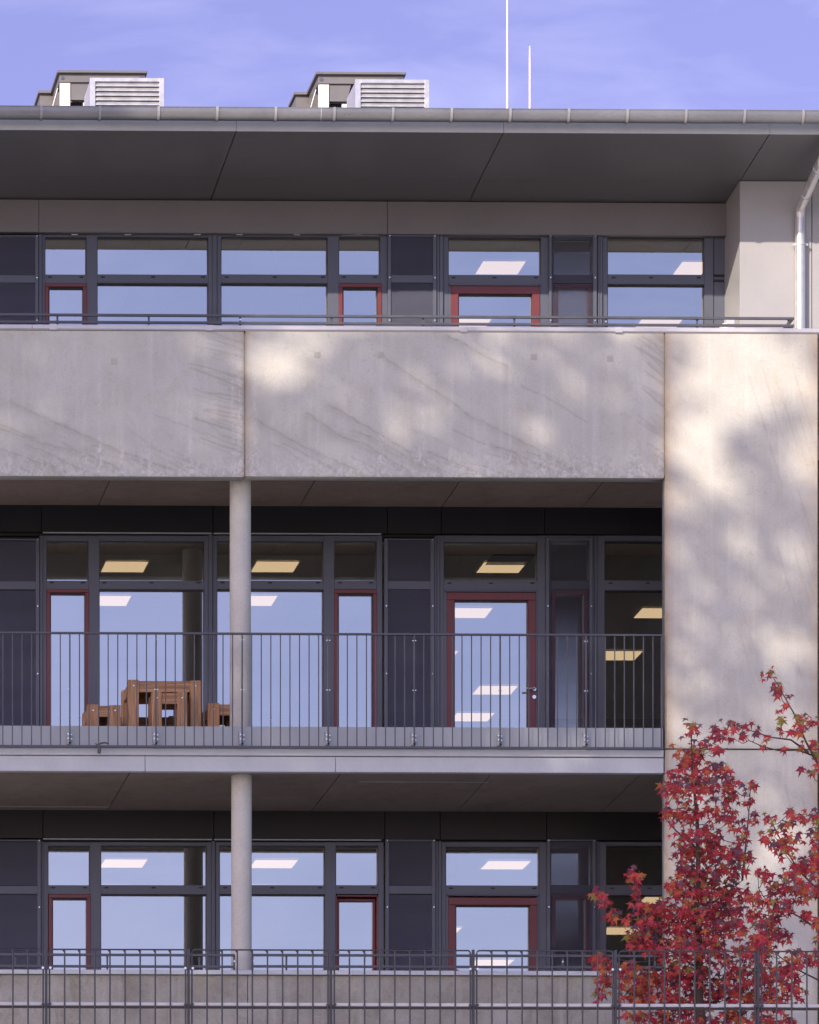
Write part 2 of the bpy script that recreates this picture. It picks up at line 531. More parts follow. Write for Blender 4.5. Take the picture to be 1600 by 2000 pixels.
def streak_set(acc, PX, PY, x_lo, x_hi, n_rand):
    fixed = [((740, 690), (800, 733), (860, 770), (915, 810), (1000, 852), (1080, 892), (1125, 912)),
             ((490, 815), (540, 845), (590, 872), (650, 898), (705, 922)),
             ((600, 808), (660, 850), (720, 872), (770, 905), (800, 918)),
             ((640, 790), (700, 825), (760, 860), (800, 882), (860, 918)),
             ((690, 840), (760, 872), (830, 915)), ((810, 872), (880, 900), (930, 922)),
             ((960, 868), (1020, 890), (1075, 918)), ((1030, 880), (1100, 905), (1130, 922)),
             ((20, 785), (80, 815), (135, 838), (200, 868), (300, 905), (340, 920)),
             ((0, 838), (60, 862), (160, 885), (240, 915)), ((0, 880), (80, 905), (130, 924)),
             ((50, 868), (105, 892), (160, 918)), ((180, 870), (260, 890), (330, 915)),
             ((-60, 800), (0, 832), (70, 858)), ((870, 655), (900, 668), (940, 690), (990, 715))]
    for f in fixed:
        w_ = []
        for (xa, ya), (xb, yb) in zip(f[:-1], f[1:]):
            for i in range(6):
                t = i / 6
                w_.append((xa + (xb - xa) * t, ya + (yb - ya) * t + rng.uniform(-1.8, 1.8)))
        w_.append(f[-1])
        for i in range(len(w_) - 1):
            stroke(acc, PX, PY, w_[i:i + 2], rng.uniform(1.3, 2.1), rng.uniform(0.30, 0.55))
        stroke(acc, PX, PY, [(x, y + 4) for x, y in f], 8, 0.16)
    for i in range(26):
        f = fixed[rng.randrange(len(fixed))]
        k = rng.randrange(len(f) - 1); dx, dy = rng.uniform(-14, 30), rng.uniform(-6, 22)
        a_, b_ = f[k], f[k + 1]
        stroke(acc, PX, PY, wander(a_[0] + dx, a_[1] + dy, b_[0] + dx * 0.6, b_[1] + dy, 7, 3), rng.uniform(1.2, 2.0), rng.uniform(0.12, 0.3))
    for i in range(n_rand):
        x = rng.uniform(x_lo, x_hi - 30); y = 920 - abs(rng.gauss(0, 1)) * 60
        L = rng.uniform(40, 170)
        stroke(acc, PX, PY, wander(x, y, x + L, y + L * rng.uniform(0.38, 0.62)), rng.uniform(1.2, 2.6), rng.uniform(0.10, 0.30))

def paint_parapet(x_joint_l, x_joint_r):
    def f(PX, PY):
        st = np.zeros(PX.shape); ru = np.zeros(PX.shape); li = np.zeros(PX.shape)
        streak_set(st, PX, PY, x_joint_l, x_joint_r, 34)
        for i in range(34):                               # fans that end in the joint at the right
            y = rng.uniform(660, 900)
            L = rng.uniform(14, 60) if x_joint_r > 1000 else rng.uniform(30, 110)
            sl = rng.uniform(0.45, 0.95) if x_joint_r > 1000 else rng.uniform(0.12, 0.4)
            stroke(st, PX, PY, wander(x_joint_r - L, y - L * sl, x_joint_r - 2, y, 6, 2), rng.uniform(1.0, 2.0), rng.uniform(0.15, 0.42))
        wob = 6 * np.sin(PY / 17.0) + 4 * np.sin(PY / 7.3)
        for xj, amp in ((x_joint_l, 0.55), (x_joint_r, 0.5)):
            d = np.abs(PX - xj)
            ru += amp * np.exp(-d / (7 + 0.4 * np.abs(wob))) * (0.55 + 0.45 * np.sin(PY / 31.0 + xj) ** 2)
            st += 0.35 * np.exp(-d / 3.0) + 0.12 * np.exp(-d / 18)
        st += 0.55 * np.exp(-np.abs(PY - 933) / 3.0)
        st += 0.10 * np.clip((PY - 830) / 100, 0, 1)
        li += 0.55 * np.clip((PY - 850) / 80, 0, 1)
        for k in range(22):
            xk = rng.uniform(x_joint_l, x_joint_r); w = rng.uniform(2, 9)
            li += rng.uniform(0.1, 0.4) * np.exp(-((PX - xk) / w) ** 2) * np.clip((PY - rng.uniform(640, 700)) / 60, 0, 1)
        return np.clip(st, 0, 0.8), np.clip(ru, 0, 0.8), np.clip(li, 0, 0.7)
    return f

def paint_pier(q_lo):
    def f(PX, PY):
        st = np.zeros(PX.shape); ru = np.zeros(PX.shape); li = np.zeros(PX.shape)
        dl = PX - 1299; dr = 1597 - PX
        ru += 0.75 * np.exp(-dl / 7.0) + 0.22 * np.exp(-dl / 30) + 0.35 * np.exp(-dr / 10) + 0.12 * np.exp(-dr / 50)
        st += 0.22 * np.exp(-dl / 4.0) + 0.10 * np.exp(-dr / 8)
        st += 0.30 * np.exp(-np.abs(PY - q_lo) / 4)
        for i in range(46):
            y = rng.uniform(660, 1900); L = rng.uniform(60, 220); x = 1600 - abs(rng.gauss(0, 1)) * 70
            stroke(st, PX, PY, wander(x, y, x + L * 0.3, y + L, 8, 4), rng.uniform(1.0, 2.4), rng.uniform(0.08, 0.22))
        for i in range(14):
            x = rng.uniform(1320, 1590); y = rng.uniform(1460, 1800)
            stroke(ru, PX, PY, wander(x, y, x + rng.uniform(-8, 8), y + rng.uniform(80, 260), 8, 3), rng.uniform(3, 9), rng.uniform(0.06, 0.16))
        return np.clip(st, 0, 0.7), np.clip(ru, 0, 0.8), np.clip(li, 0, 0.6)
    return f

# concrete front of the upper balcony, in two panels, and the blade pier at the right
BT, BB = 647, 931
pa = concrete_slab('parapet_panel', LEFT, 476.4, BT, BB, 0.0, 0.2, paint_parapet(-420, 477), ref=400)
pb = concrete_slab('parapet_panel', 479.6, 1297.2, BT + 1, BB + 1, 0.0, 0.2, paint_parapet(480, 1297), ref=900)
for px, py, par in ((223, 706, pa), (620, 693, pb), (744, 693, pb), (1043, 697, pb), (1192, 700, pb)):
    m = MB(); m.pbox(px - 6, px + 6, py - 6, py + 6, -0.004, 0.02, ch=0.002)
    m.build('tie_hole_plug', 'plug', par)
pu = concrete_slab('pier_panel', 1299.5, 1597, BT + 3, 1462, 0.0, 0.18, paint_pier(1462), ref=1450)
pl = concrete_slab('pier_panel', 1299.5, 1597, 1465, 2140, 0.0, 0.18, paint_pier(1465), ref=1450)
# shadow joint behind the panel gaps
m = MB(); m.pbox(474, 482, BT + 4, BB - 1, 0.010, 0.15); m.build('joint_strip', 'dirty', B)
m = MB(); m.pbox(1295, 1301, BT + 6, BB - 1, 0.014, 0.15); m.build('joint_strip', 'dirty', B)
m = MB(); m.pbox(1302, 1595, 1460, 1467, 0.05, 0.1); m.build('joint_strip', 'black', B)
# end wall beyond the pier
one('end_wall', 'column', B, 1601, 1660, BT + 6, 2140, 0.25, 0.3)

# metal coping on the parapet, laid in lengths
for p0, p1 in ((LEFT, 63), (63.5, 408), (408.5, 905), (905.5, 1207), (1207.5, 1680)):
    m = MB()
    a = p0 if p0 > -100 else 0
    m.pbox(p0, p1, 637, 645.5, -0.03, 0.34, ref=(a + min(p1, 1600)) / 2 * 0 + 800, ch=0.006)
    m.pbox(p0, p1, 645.6, 647.4, -0.012, 0.25, ref=800)
    m.build('coping', 'coping', B)
for px in (104, 410, 906, 1209):
    m = MB(); m.pbox(px - 7, px + 7, 636.6, 647.0, -0.034, 0.02, ref=800)
    m.build('coping_clip', 'coping', B)

# balcony slabs and their undersides, cast in bays
def soffit(z, edges_front, Yf, Yb, th, mat):
    out = []
    for a, b in zip(edges_front[:-1], edges_front[1:]):
        m = MB(); m.box(a + 0.006, b - 0.006, Yf, Yb, z, z + th, 0)
        out.append(m.build('slab_panel', mat, B))
    m = MB(); m.box(edges_front[0], edges_front[-1], Yf + 0.02, Yb, z + 0.03, z + th - 0.005)
    m.build('slab_core', 'black', B)
    return out
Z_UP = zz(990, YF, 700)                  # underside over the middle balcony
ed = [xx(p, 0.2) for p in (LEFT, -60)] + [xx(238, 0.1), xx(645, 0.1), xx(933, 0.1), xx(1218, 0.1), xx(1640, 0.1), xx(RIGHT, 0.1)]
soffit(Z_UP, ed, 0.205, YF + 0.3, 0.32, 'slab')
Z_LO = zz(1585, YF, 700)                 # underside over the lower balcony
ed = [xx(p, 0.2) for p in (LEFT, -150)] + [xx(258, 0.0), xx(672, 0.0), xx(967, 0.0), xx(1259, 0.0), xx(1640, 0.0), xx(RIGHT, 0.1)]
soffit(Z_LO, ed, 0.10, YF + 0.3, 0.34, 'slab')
# faint pour lines under the lower slab
for p0, p1, q in ((0, 214, 1572), (700, 955, 1521)):
    Yq = Z_LO * 0
    d = (Z_LO - CZ) * F / (VPY - q) - D0
    m = MB(); m.box(xx(p0, d), xx(p1, d), d - 0.006, d + 0.006, Z_LO - 0.003, Z_LO + 0.01)
    m.build('pour_line', 'column', B)

# edge of the middle balcony: metal drip ledge, fascia sheets
m = MB(); m.pbox(LEFT, 1296.5, 1463, 1476.5, -0.005, 0.12, ref=700, ch=0.004); m.build('ledge_flashing', 'fascia', B)
for p0, p1 in ((LEFT, 283), (284, 655), (656, 1296.5)):
    m = MB(); m.pbox(p0, p1, 1478.5, 1508, 0.02, 0.1, ref=700, ch=0.003); m.build('fascia_sheet', 'fascia', B)
m = MB(); m.pbox(LEFT, 1296, 1462, 1500, 0.06, 0.05, ref=700); m.build('fascia_backing', 'black', B)
# lower parapet with coping
for p0, p1 in ((LEFT, 483), (484.5, 1296.5)):
    one('parapet_panel', 'dirty', B, p0, p1, 1905.5, 2140, 0.05, 0.2, 700)
for p0, p1 in ((LEFT, 155), (155.5, 690), (690.5, 1296.5)):
    m = MB(); m.pbox(p0, p1, 1895.5, 1904, 0.0, 0.3, ref=700, ch=0.004); m.build('coping', 'fascia', B)
    m2 = MB(); m2.pbox(p0, p1, 1904.2, 1905.4, 0.03, 0.2, ref=700); m2.build('coping_shadow_strip', 'frame_lo', B)
m = MB(); m.box(xx(LEFT, 0.2), xx(RIGHT, 0.2), 0.27, YF, FLOOR['low'] - 0.3, FLOOR['low']); m.build('balcony_floor', 'dirty', B)

# columns
def column(p0, p1, z0, z1):
    Yc = 0.42
    r = (xx(p1, Yc) - xx(p0, Yc)) / 2
    m = MB(); m.cyl_z((xx(p0, Yc) + xx(p1, Yc)) / 2, Yc, r, z0, z1, 32)
    return m.build('column', 'column', B)
column(449, 490, Z_LO + 0.34, Z_UP)
column(452, 491.5, FLOOR['low'], Z_LO)

# ------------------------------------------------------------------ windows
def members(floor, x_list, q_list, name='window'):
    """joined frame bars: verticals as (p0,p1), horizontals as (p0,p1,q0,q1)"""
    m = MB()
    for (p0, p1, q0, q1) in x_list + q_list:
        m.pbox(p0, p1, q0, q1, YF, 0.09, ch=0.004)
    return m.build(name, 'frame', B)

def pane(par, p0, p1, q0, q1, tilt=0.0, yaw=0.0, Y=YG):
    """one pane; units never sit dead true, so each has a small tilt"""
    x0, x1 = xx(p0, Y) - 0.004, xx(p1, Y) + 0.004
    r = (p0 + p1) / 2
    z0, z1 = zz(q1, Y, r) - 0.004, zz(q0, Y, r) + 0.004
    cx, cz = (x0 + x1) / 2, (z0 + z1) / 2
    ta, ya = math.tan(R(tilt)), math.tan(R(yaw))
    m = MB()
    A = rng.uniform(-0.00009, 0.00009)              # panes pillow by a hair
    N_ = 8
    m.quad_grid([[(x0 + (x1 - x0) * i / N_, Y + ta * (z0 + (z1 - z0) * k / N_ - cz) + ya * (x0 + (x1 - x0) * i / N_ - cx)
                   + A * math.sin(math.pi * i / N_) * math.sin(math.pi * k / N_), z0 + (z1 - z0) * k / N_) for i in range(N_ + 1)] for k in range(N_ + 1)], False, True)
    return m.build('pane', 'glass', par, fix=False)

def gasket(par, p0, p1, q0, q1, Y=YF):
    """black shadow line of the glazing seal, round a pane"""
    r = (p0 + p1) / 2
    x0, x1, z0, z1 = xx(p0, Y), xx(p1, Y), zz(q1, Y, r), zz(q0, Y, r)
    w = 0.012
    m = MB()
    m.box(x0, x1, Y + 0.012, Y + 0.07, z1 - w, z1 + 0.003)
    m.box(x0 - 0.003, x0 + w * 0.6, Y + 0.012, Y + 0.07, z0, z1 - w)
    m.box(x1 - w * 0.6, x1 + 0.003, Y + 0.012, Y + 0.07, z0, z1 - w)
    return m.build('seal', 'frame_lo', par)

def sash(par, p0, p1, q0, q1, w, mat='red', Y=None, tilt=0.0, name='sash', open_in=0.0):
    Y = YF - 0.012 if Y is None else Y
    r = (p0 + p1) / 2
    x0, x1, z0, z1 = xx(p0, Y), xx(p1, Y), zz(q1, Y, r), zz(q0, Y, r)
    m = MB(); c = 0.006
    m.box(x0, x0 + w, Y, Y + 0.08, z0, z1 - w, c)
    m.box(x1 - w, x1, Y, Y + 0.08, z0, z1 - w, c)
    m.box(x0, x1, Y, Y + 0.08, z1 - w, z1, c)
    m.box(x0 + w, x1 - w, Y, Y + 0.08, z0, z0 + w, c)
    return m.build(name, mat, par)

SLOT = MB(); SLOT.box(-0.027, 0.027, 0, 0.01, -0.009, 0.009)
slot_mesh = None
def slots(par, xs, q):
    global slot_mesh
    for p in xs:
        Y = YF - 0.004
        if slot_mesh is None:
            o = SLOT.build('drain_cap', 'black'); o.parent = par; slot_mesh = o.data
        else:
            o = bpy.data.objects.new('drain_cap', slot_mesh); COL.objects.link(o); o.parent = par
        o.location = Vector((xx(p, Y), Y, zz(q, Y, p))) - ORG[par.name]

def screen(p0, p1, q0, q1, rails, band=None, open_=False, pitch=0.0142):
    """ventilation screen of thin horizontal slats between two side rails"""
    Y = YF - 0.05
    r = (p0 + p1) / 2
    m = MB()
    for a, b in rails:
        m.pbox(a, b, q0, q1, Y - 0.006, 0.05, r, ch=0.003)
    m.pbox(p0 - 1, p1 + 1, q0, q0 + 3, Y - 0.004, 0.04, r, ch=0.002)
    if band and not open_:
        m.pbox(p0, p1, band[0], band[1], Y, 0.03, r, ch=0.003)
    sc = m.build('vent_screen', 'frame', B)
    s_ = MB()
    x0, x1, z0, z1 = xx(p0, Y), xx(p1, Y), zz(q1, Y, r), zz(q0 + 3, Y, r)
    zb0, zb1 = (zz(band[1], Y, r), zz(band[0], Y, r)) if band and not open_ else (1e9, 1e9)
    z = z0
    while z < z1 - pitch:
        if not (z + pitch > zb0 and z < zb1):
            h = pitch * (0.66 if not open_ else 0.45)
            # slat leaning outwards at the foot
            s_.face([(x0, Y + 0.004, z), (x1, Y + 0.004, z), (x1, Y + 0.013, z + h), (x0, Y + 0.013, z + h)])
            s_.face([(x0, Y + 0.004, z), (x0, Y + 0.010, z - 0.001), (x1, Y + 0.010, z - 0.001), (x1, Y + 0.004, z)])
        z += pitch
    so = s_.build('slats', 'screen', sc, stuff=True, fix=False)
    if not open_:
        b = MB(); b.box(x0, x1, Y + 0.035, Y + 0.05, z0, z1); b.build('backing_sheet', 'darkhead', sc)
    bl = MB()
    for a, b in rails:
        for q in (q0 + 2, q0 + (q1 - q0) * 0.33, q0 + (q1 - q0) * 0.66):
            bl.cyl_y(xx((a + b) / 2, Y), zz(q, Y, r), 0.010, Y - 0.016, Y, 8)
    bl.build('screen_screws', 'bolt', sc, stuff=True)
    return sc

def floor_windows(c):
    f = c['f']; tp, ub, lt, bot = c['q']; hd = c['head']; T = c['tilt']
    j = lambda: rng.uniform(-0.008, 0.008)
    # first double window: narrow casement left, wide light right
    a0, g0, g1, m0, m1, g2, g3, a1 = c['A']
    wa = members(f, [(a0, g0, hd, bot), (g1, g2, hd, bot), (g3, a1, hd, bot)],
                 [(g0, g1, hd, tp), (g2, g3, hd, tp), (g0, g1, ub, lt), (g2, g3, ub, lt)])
    pane(wa, g0, g1, tp, ub, T[0] + j(), j()); gasket(wa, g0, g1, tp, ub)
    pane(wa, g2, g3, tp, ub, T[0] + j(), j()); gasket(wa, g2, g3, tp, ub)
    pane(wa, g2, g3, lt, bot, T[1] + j(), j()); gasket(wa, g2, g3, lt, bot)
    s = sash(wa, c['S1'][0], c['S1'][1], c['S1'][2], bot, 0.052)
    pane(wa, c['S1'][0] + 8, c['S1'][1] - 7, c['S1'][2] + 8, bot, T[1] + j(), j()); gasket(wa, c['S1'][0] + 8, c['S1'][1] - 7, c['S1'][2] + 8, bot)
    slots(wa, c['slA'], c['qs'])
    # coupling profile between the two double windows
    p0, p1 = c['cpl']
    m = MB(); m.pbox(p0, p1, hd - 2, bot, YF - 0.02, 0.1, ch=0.004); m.pbox(p0 + 3, p0 + 4.2, hd - 2, bot, YF - 0.024, 0.02)
    m.build('coupling_post', 'frame', B)
    # second double window: wide light left, narrow casement right
    b0, g0, g1, g2, g3, b1 = c['Bw']
    wb = members(f, [(b0, g0, hd, bot), (g1, g2, hd, bot), (g3, b1, hd, bot)],
                 [(g0, g1, hd, tp), (g2, g3, hd, tp), (g0, g1, ub, lt), (g2, g3, ub, lt)])
    pane(wb, g0, g1, tp, ub, T[0] + j(), j()); gasket(wb, g0, g1, tp, ub)
    pane(wb, g2, g3, tp, ub, T[0] + j(), j()); gasket(wb, g2, g3, tp, ub)
    pane(wb, g0, g1, lt, bot, T[1] + j(), j()); gasket(wb, g0, g1, lt, bot)
    q = c['S2']
    if c.get('open2'):
        # casement tilted inwards: reveal first, then the sash set back
        x0, x1 = q[0], q[1]
        m = MB()
        m.pbox(x0, x0 + 2, q[2], bot, YF, 0.2); m.pbox(x1 - 3, x1, q[2], bot, YF, 0.2); m.pbox(x0, x1, q[2], q[2] + 2.5, YF, 0.2)
        m.build('sash_reveal', 'red', wb)
        s = sash(wb, x0 + 1.5, x1 - 6, q[2] + 7, bot, 0.034, Y=YF + 0.10)
        s['label'] = 'dark red casement tilted open inwards'
        pane(wb, q[0] + 5.5, q[1] - 12, q[2] + 12, bot, T[1] + 0.02, j(), Y=YF + 0.15)
        m = MB(); m.pbox(x1 - 6, x1 - 3, q[2] + 3, bot, YF + 0.14, 0.02); m.pbox(x0 + 2, x1 - 3, q[2] + 2.5, q[2] + 7, YF + 0.16, 0.02)
        m.build('opening_gap', 'black', wb)
    else:
        s = sash(wb, q[0], q[1], q[2], bot, 0.055)
        pane(wb, q[0] + 8.5, q[1] - 8.5, q[2] + 8.5, bot, T[1] + j(), j()); gasket(wb, q[0] + 8.5, q[1] - 8.5, q[2] + 8.5, bot)
    slots(wb, c['slB'], c['qs'])
    # balcony door with fanlight
    d0, g0, g1, d1 = c['D']
    tp2, ub2, lt2 = c['qd']
    dr = members(f, [(d0, g0, hd, bot), (g1, d1, hd, bot), (g0, c['Dd'][0] + 1, lt2, bot), (c['Dd'][1] - 1, g1, lt2, bot)], [(g0, g1, hd, tp2), (g0, g1, ub2, lt2)], 'door')
    pane(dr, g0, g1, tp2, ub2, T[2] + j(), j()); gasket(dr, g0, g1, tp2, ub2)
    e = c['Dd']
    s = sash(dr, e[0], e[1], e[2], bot, 0.103)
    pane(dr, e[0] + 15, e[1] - 15, e[2] + 15, bot, T[3] + j(), j()); gasket(dr, e[0] + 15, e[1] - 15, e[2] + 15, bot)
    m = MB(); m.pbox(g0 + 2, g1 - 2, lt2 - 3, lt2 + 1, YF - 0.03, 0.03, ch=0.008); m.build('weather_bar', 'frame', dr)
    slots(dr, c['slD'], c['qs'] + 1)
    # vent casement behind the see-through screen
    v0, v1, vq = c['V']
    p0, p1 = c['Vf']
    wv = members(f, [(p0, v0 + 2, hd, bot), (v1 - 2, p1, hd, bot)], [(v0 + 2, v1 - 2, hd, tp), (v0 + 2, v1 - 2, ub, lt)])
    pane(wv, v0 + 2, v1 - 2, tp, ub, T[0])
    s = sash(wv, v0 + 3, v1 - 3, vq, bot, 0.055)
    pane(wv, v0 + 11, v1 - 11, vq + 8, bot, T[1])
    # wide light at the right
    e0, g0, g1, e1 = c['E']
    we = members(f, [(e0, g0, hd, bot), (g1, e1, hd, bot)], [(g0, g1, hd, tp), (g0, g1, ub, lt + 2)])
    pane(we, g0, g1, tp + 1, ub, T[0] + j(), j()); gasket(we, g0, g1, tp + 1, ub)
    pane(we, g0, g1, lt + 2, bot, T[1] + j(), j()); gasket(we, g0, g1, lt + 2, bot)
    slots(we, c['slE'], c['qs'] + 1)
    return dict(A=wa, B=wb, D=dr, V=wv, E=we)

W_TOP = floor_windows(dict(f='top', q=(463, 536, 553, 712), head=458, tilt=(0.036, 0.036, 0.036, 0.036),
    A=(82, 88, 169, 0, 0, 190, 407, 415), S1=(88, 170, 552.5), slA=(97.5, 159, 201, 299, 397), qs=541,
    cpl=(415.2, 423.8), Bw=(424, 432, 640, 662, 743, 757), S2=(662, 746, 553), slB=(443, 537, 631, 672, 733),
    D=(866, 876, 1057, 1072), qd=(464, 537, 557), Dd=(881, 1055, 558.5), slD=(886, 966, 1047),
    V=(1080, 1160, 554), Vf=(1072.5, 1168), E=(1177, 1187, 1376, 1394), slE=(1199, 1272, 1365)))
W_MID = floor_windows(dict(f='mid', q=(1057, 1134, 1151, 1452), head=1046, tilt=(0.083, 0.083, 0.083, 0.083),
    A=(78, 91, 173, 0, 0, 194, 399, 407), S1=(91, 174, 1150), slA=(101, 162, 204, 296, 388), qs=1138,
    cpl=(407.5, 415.5), Bw=(416, 424, 632, 653, 736, 747), S2=(653, 737, 1151), slB=(435, 528, 621, 664, 725),
    D=(859, 867, 1050, 1067), qd=(1059, 1135, 1155), Dd=(873, 1047, 1157), slD=(878, 959, 1040),
    V=(1074, 1152, 1152), Vf=(1067.5, 1158), E=(1166, 1181, 1370, 1390), slE=(1193, 1266, 1359)))
W_LOW = floor_windows(dict(f='low', q=(1652, 1729, 1746.5, 2040), head=1645, tilt=(0.008, 0.008, 0.008, 0.008),
    A=(82, 94, 176, 0, 0, 197, 404, 413), S1=(95, 177, 1746.5), slA=(104, 166, 208, 300, 393), qs=1734,
    cpl=(413.5, 420.5), Bw=(421, 429, 635, 656, 739, 750), S2=(656.5, 739.5, 1748.5), open2=True, slB=(440, 532, 625, 667, 729),
    D=(862, 871, 1054, 1069), qd=(1654, 1729.5, 1749), Dd=(876, 1050, 1753), slD=(881, 963, 1044),
    V=(1075, 1155, 1748), Vf=(1069.5, 1161), E=(1170, 1184, 1372, 1392), slE=(1196, 1269, 1362)))

# ventilation screens between the windows
for (q0, q1, band, xs) in ((459, 712, (537, 552), ((-40, 69, ((-46, -40), (69, 75))), (764, 846, ((758, 764), (846, 853))))),
                           (1052, 1452, (1135, 1151), ((-40, 70, ((-46, -40), (70, 77))), (758, 841, ((751, 758), (841, 849))))),
                           (1640, 2040, (1730, 1746), ((-40, 73, ((-46, -40), (73, 80))), (760, 844, ((753, 760), (844, 851)))))):
    for p0, p1, rl in xs:
        screen(p0, p1, q0, q1, rl, band)
screen(1078, 1159, 459, 712, ((1073, 1078), (1159, 1166)), None, True)
screen(1073, 1152, 1052, 1452, ((1067, 1073), (1152, 1158)), None, True)
screen(1075, 1158, 1640, 2040, ((1069, 1075), (1158, 1164)), None, True)
# posts between screens and windows
for q0, q1, xs in ((457, 712, ((75.5, 82), (853.5, 858.5), (859, 866), (1168.5, 1172), (1172.5, 1177))),
                   (1046, 1452, ((77.5, 83), (849.5, 853.5), (854, 859), (1158.5, 1161.5), (1162, 1166))),
                   (1643, 2040, ((80.5, 84), (851.5, 856), (856.5, 862), (1164.5, 1166.5), (1167, 1170)))):
    for p0, p1 in xs:
        m = MB(); m.pbox(p0, p1, q0, q1, YF - 0.03, 0.12, ch=0.004); m.build('facade_post', 'frame', B)
# narrow infill sheets next to the clad box
for q0, q1 in ((458, 536), (541, 546), (551, 712)):
    m = MB(); m.pbox(1395, 1418, q0, q1, YF + 0.01, 0.05, ch=0.003); m.build('infill_sheet', 'frame', B)
m = MB(); m.pbox(1393, 1420, 457, 712, YF + 0.03, 0.05); m.build('infill_backing', 'frame_lo', B)

# door lever, lock rosette on the middle door
dm = W_MID['D']; Yd = YF - 0.012
h = MB()
c0 = at(1043.5, 1346, Yd)
h.cyl_y(c0.x, c0.z, 0.026, Yd - 0.012, Yd, 16)
c1 = at(1043.5, 1361.5, Yd); h.cyl_y(c1.x, c1.z, 0.026, Yd - 0.012, Yd, 16)
h.build('rosette', 'bolt', dm)
h = MB(); h.tube([c0 + Vector((0, -0.01, 0)), c0 + Vector((0, -0.06, 0)), c0 + Vector((-0.03, -0.065, -0.003)), c0 + Vector((-0.125, -0.065, -0.006))], 0.011, 8)
h.build('handle', 'bolt', dm)

# header sheets above the glazing
for p0, p1 in ((LEFT, 75.6), (76.3, 756.6), (757.4, 1420)):
    m = MB(); m.pbox(p0, p1, 393, 455, YH, 0.06, ref=700, ch=0.003); m.build('header_sheet', 'header', B)
m = MB(); m.pbox(LEFT, 1420, 385, 459, YF + 0.06, 0.3, ref=700); m.build('header_backing', 'black', B)
m = MB(); m.pbox(LEFT, 1420, 455.1, 456.6, YH + 0.004, 0.1, ref=700); m.build('header_lip', 'header', B)
for p in (146, 250, 386, 468, 580, 700):
    m = MB(); m.pbox(p - 5, p + 6, 451.5 + 0.6, 454, YH - 0.002, 0.02); 
    m = MB(); m.pbox(p - 6, p + 6, 456.8, 458.2, YH + 0.03, 0.04); m.build('blind_clip', 'coping', B)
m = MB(); m.pbox(668, 740, 457.0, 459.4, YF - 0.03, 0.03); m.build('blind_bottom_rail', 'coping', B)
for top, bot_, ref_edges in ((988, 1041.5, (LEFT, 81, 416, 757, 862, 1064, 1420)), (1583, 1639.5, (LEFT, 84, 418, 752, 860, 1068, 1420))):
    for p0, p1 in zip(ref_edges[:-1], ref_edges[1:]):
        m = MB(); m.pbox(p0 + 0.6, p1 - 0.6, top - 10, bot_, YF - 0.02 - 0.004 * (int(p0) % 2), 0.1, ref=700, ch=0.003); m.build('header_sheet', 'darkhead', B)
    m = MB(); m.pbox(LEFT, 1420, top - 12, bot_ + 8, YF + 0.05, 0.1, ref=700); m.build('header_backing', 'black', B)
    m = MB()
    for p0, p1 in ((84, 414), (418, 745)):
        m.pbox(p0, p1, bot_ + 0.2, bot_ + 2.2, YF - 0.03, 0.03, ref=700)
    m.build('header_lip', 'kick', B)

# plain facade left of the last screen and right of the last light, outside the picture
m = MB()
for q0, q1 in ((457, 712), (988, 1452), (1583, 2040)):
    m.pbox(LEFT, -47, q0, q1, YF, 0.1); m.pbox(1392, RIGHT, q0, q1, YF + 0.04, 0.1)
m.build('wall_sheet', 'screen', B)

# ------------------------------------------------------------------ clad box at the right of the top floor
zt, zb = zz(352, YP, 1450), FLOOR['top'] - 0.1
zs = zz(456, YP, 1450)
m = MB(); m.box(xx(1446, YP), xx(1585.5, YP), YP, YP + 0.05, zb, zt - 0.01, 0.003); m.build('cladding_sheet', 'cladding', B)
m = MB(); m.box(xx(1587, YP), xx(RIGHT, YP), YP, YP + 0.05, zb, zt - 0.01, 0.003); m.build('cladding_sheet', 'cladding', B)
xb = xx(1446, YP)
m = MB(); m.box(xb - 0.004, xb + 0.05, YP + 0.006, YF + 0.05, zb, zt - 0.01); m.build('cladding_return', 'cladding', B)
m = MB(); m.box(xb + 0.06, xx(RIGHT, YP), YP + 0.06, YF + 2.0, zb, zt); m.build('cladding_core', 'black', B)
m = MB()
for px, py in ((1452, 555), (1500, 555), (1582, 458), (1582, 555)):
    c = at(px, py, YP); m.cyl_y(c.x, c.z, 0.006, YP - 0.004, YP + 0.01, 6)
m.build('cladding_rivets', 'kick', B)

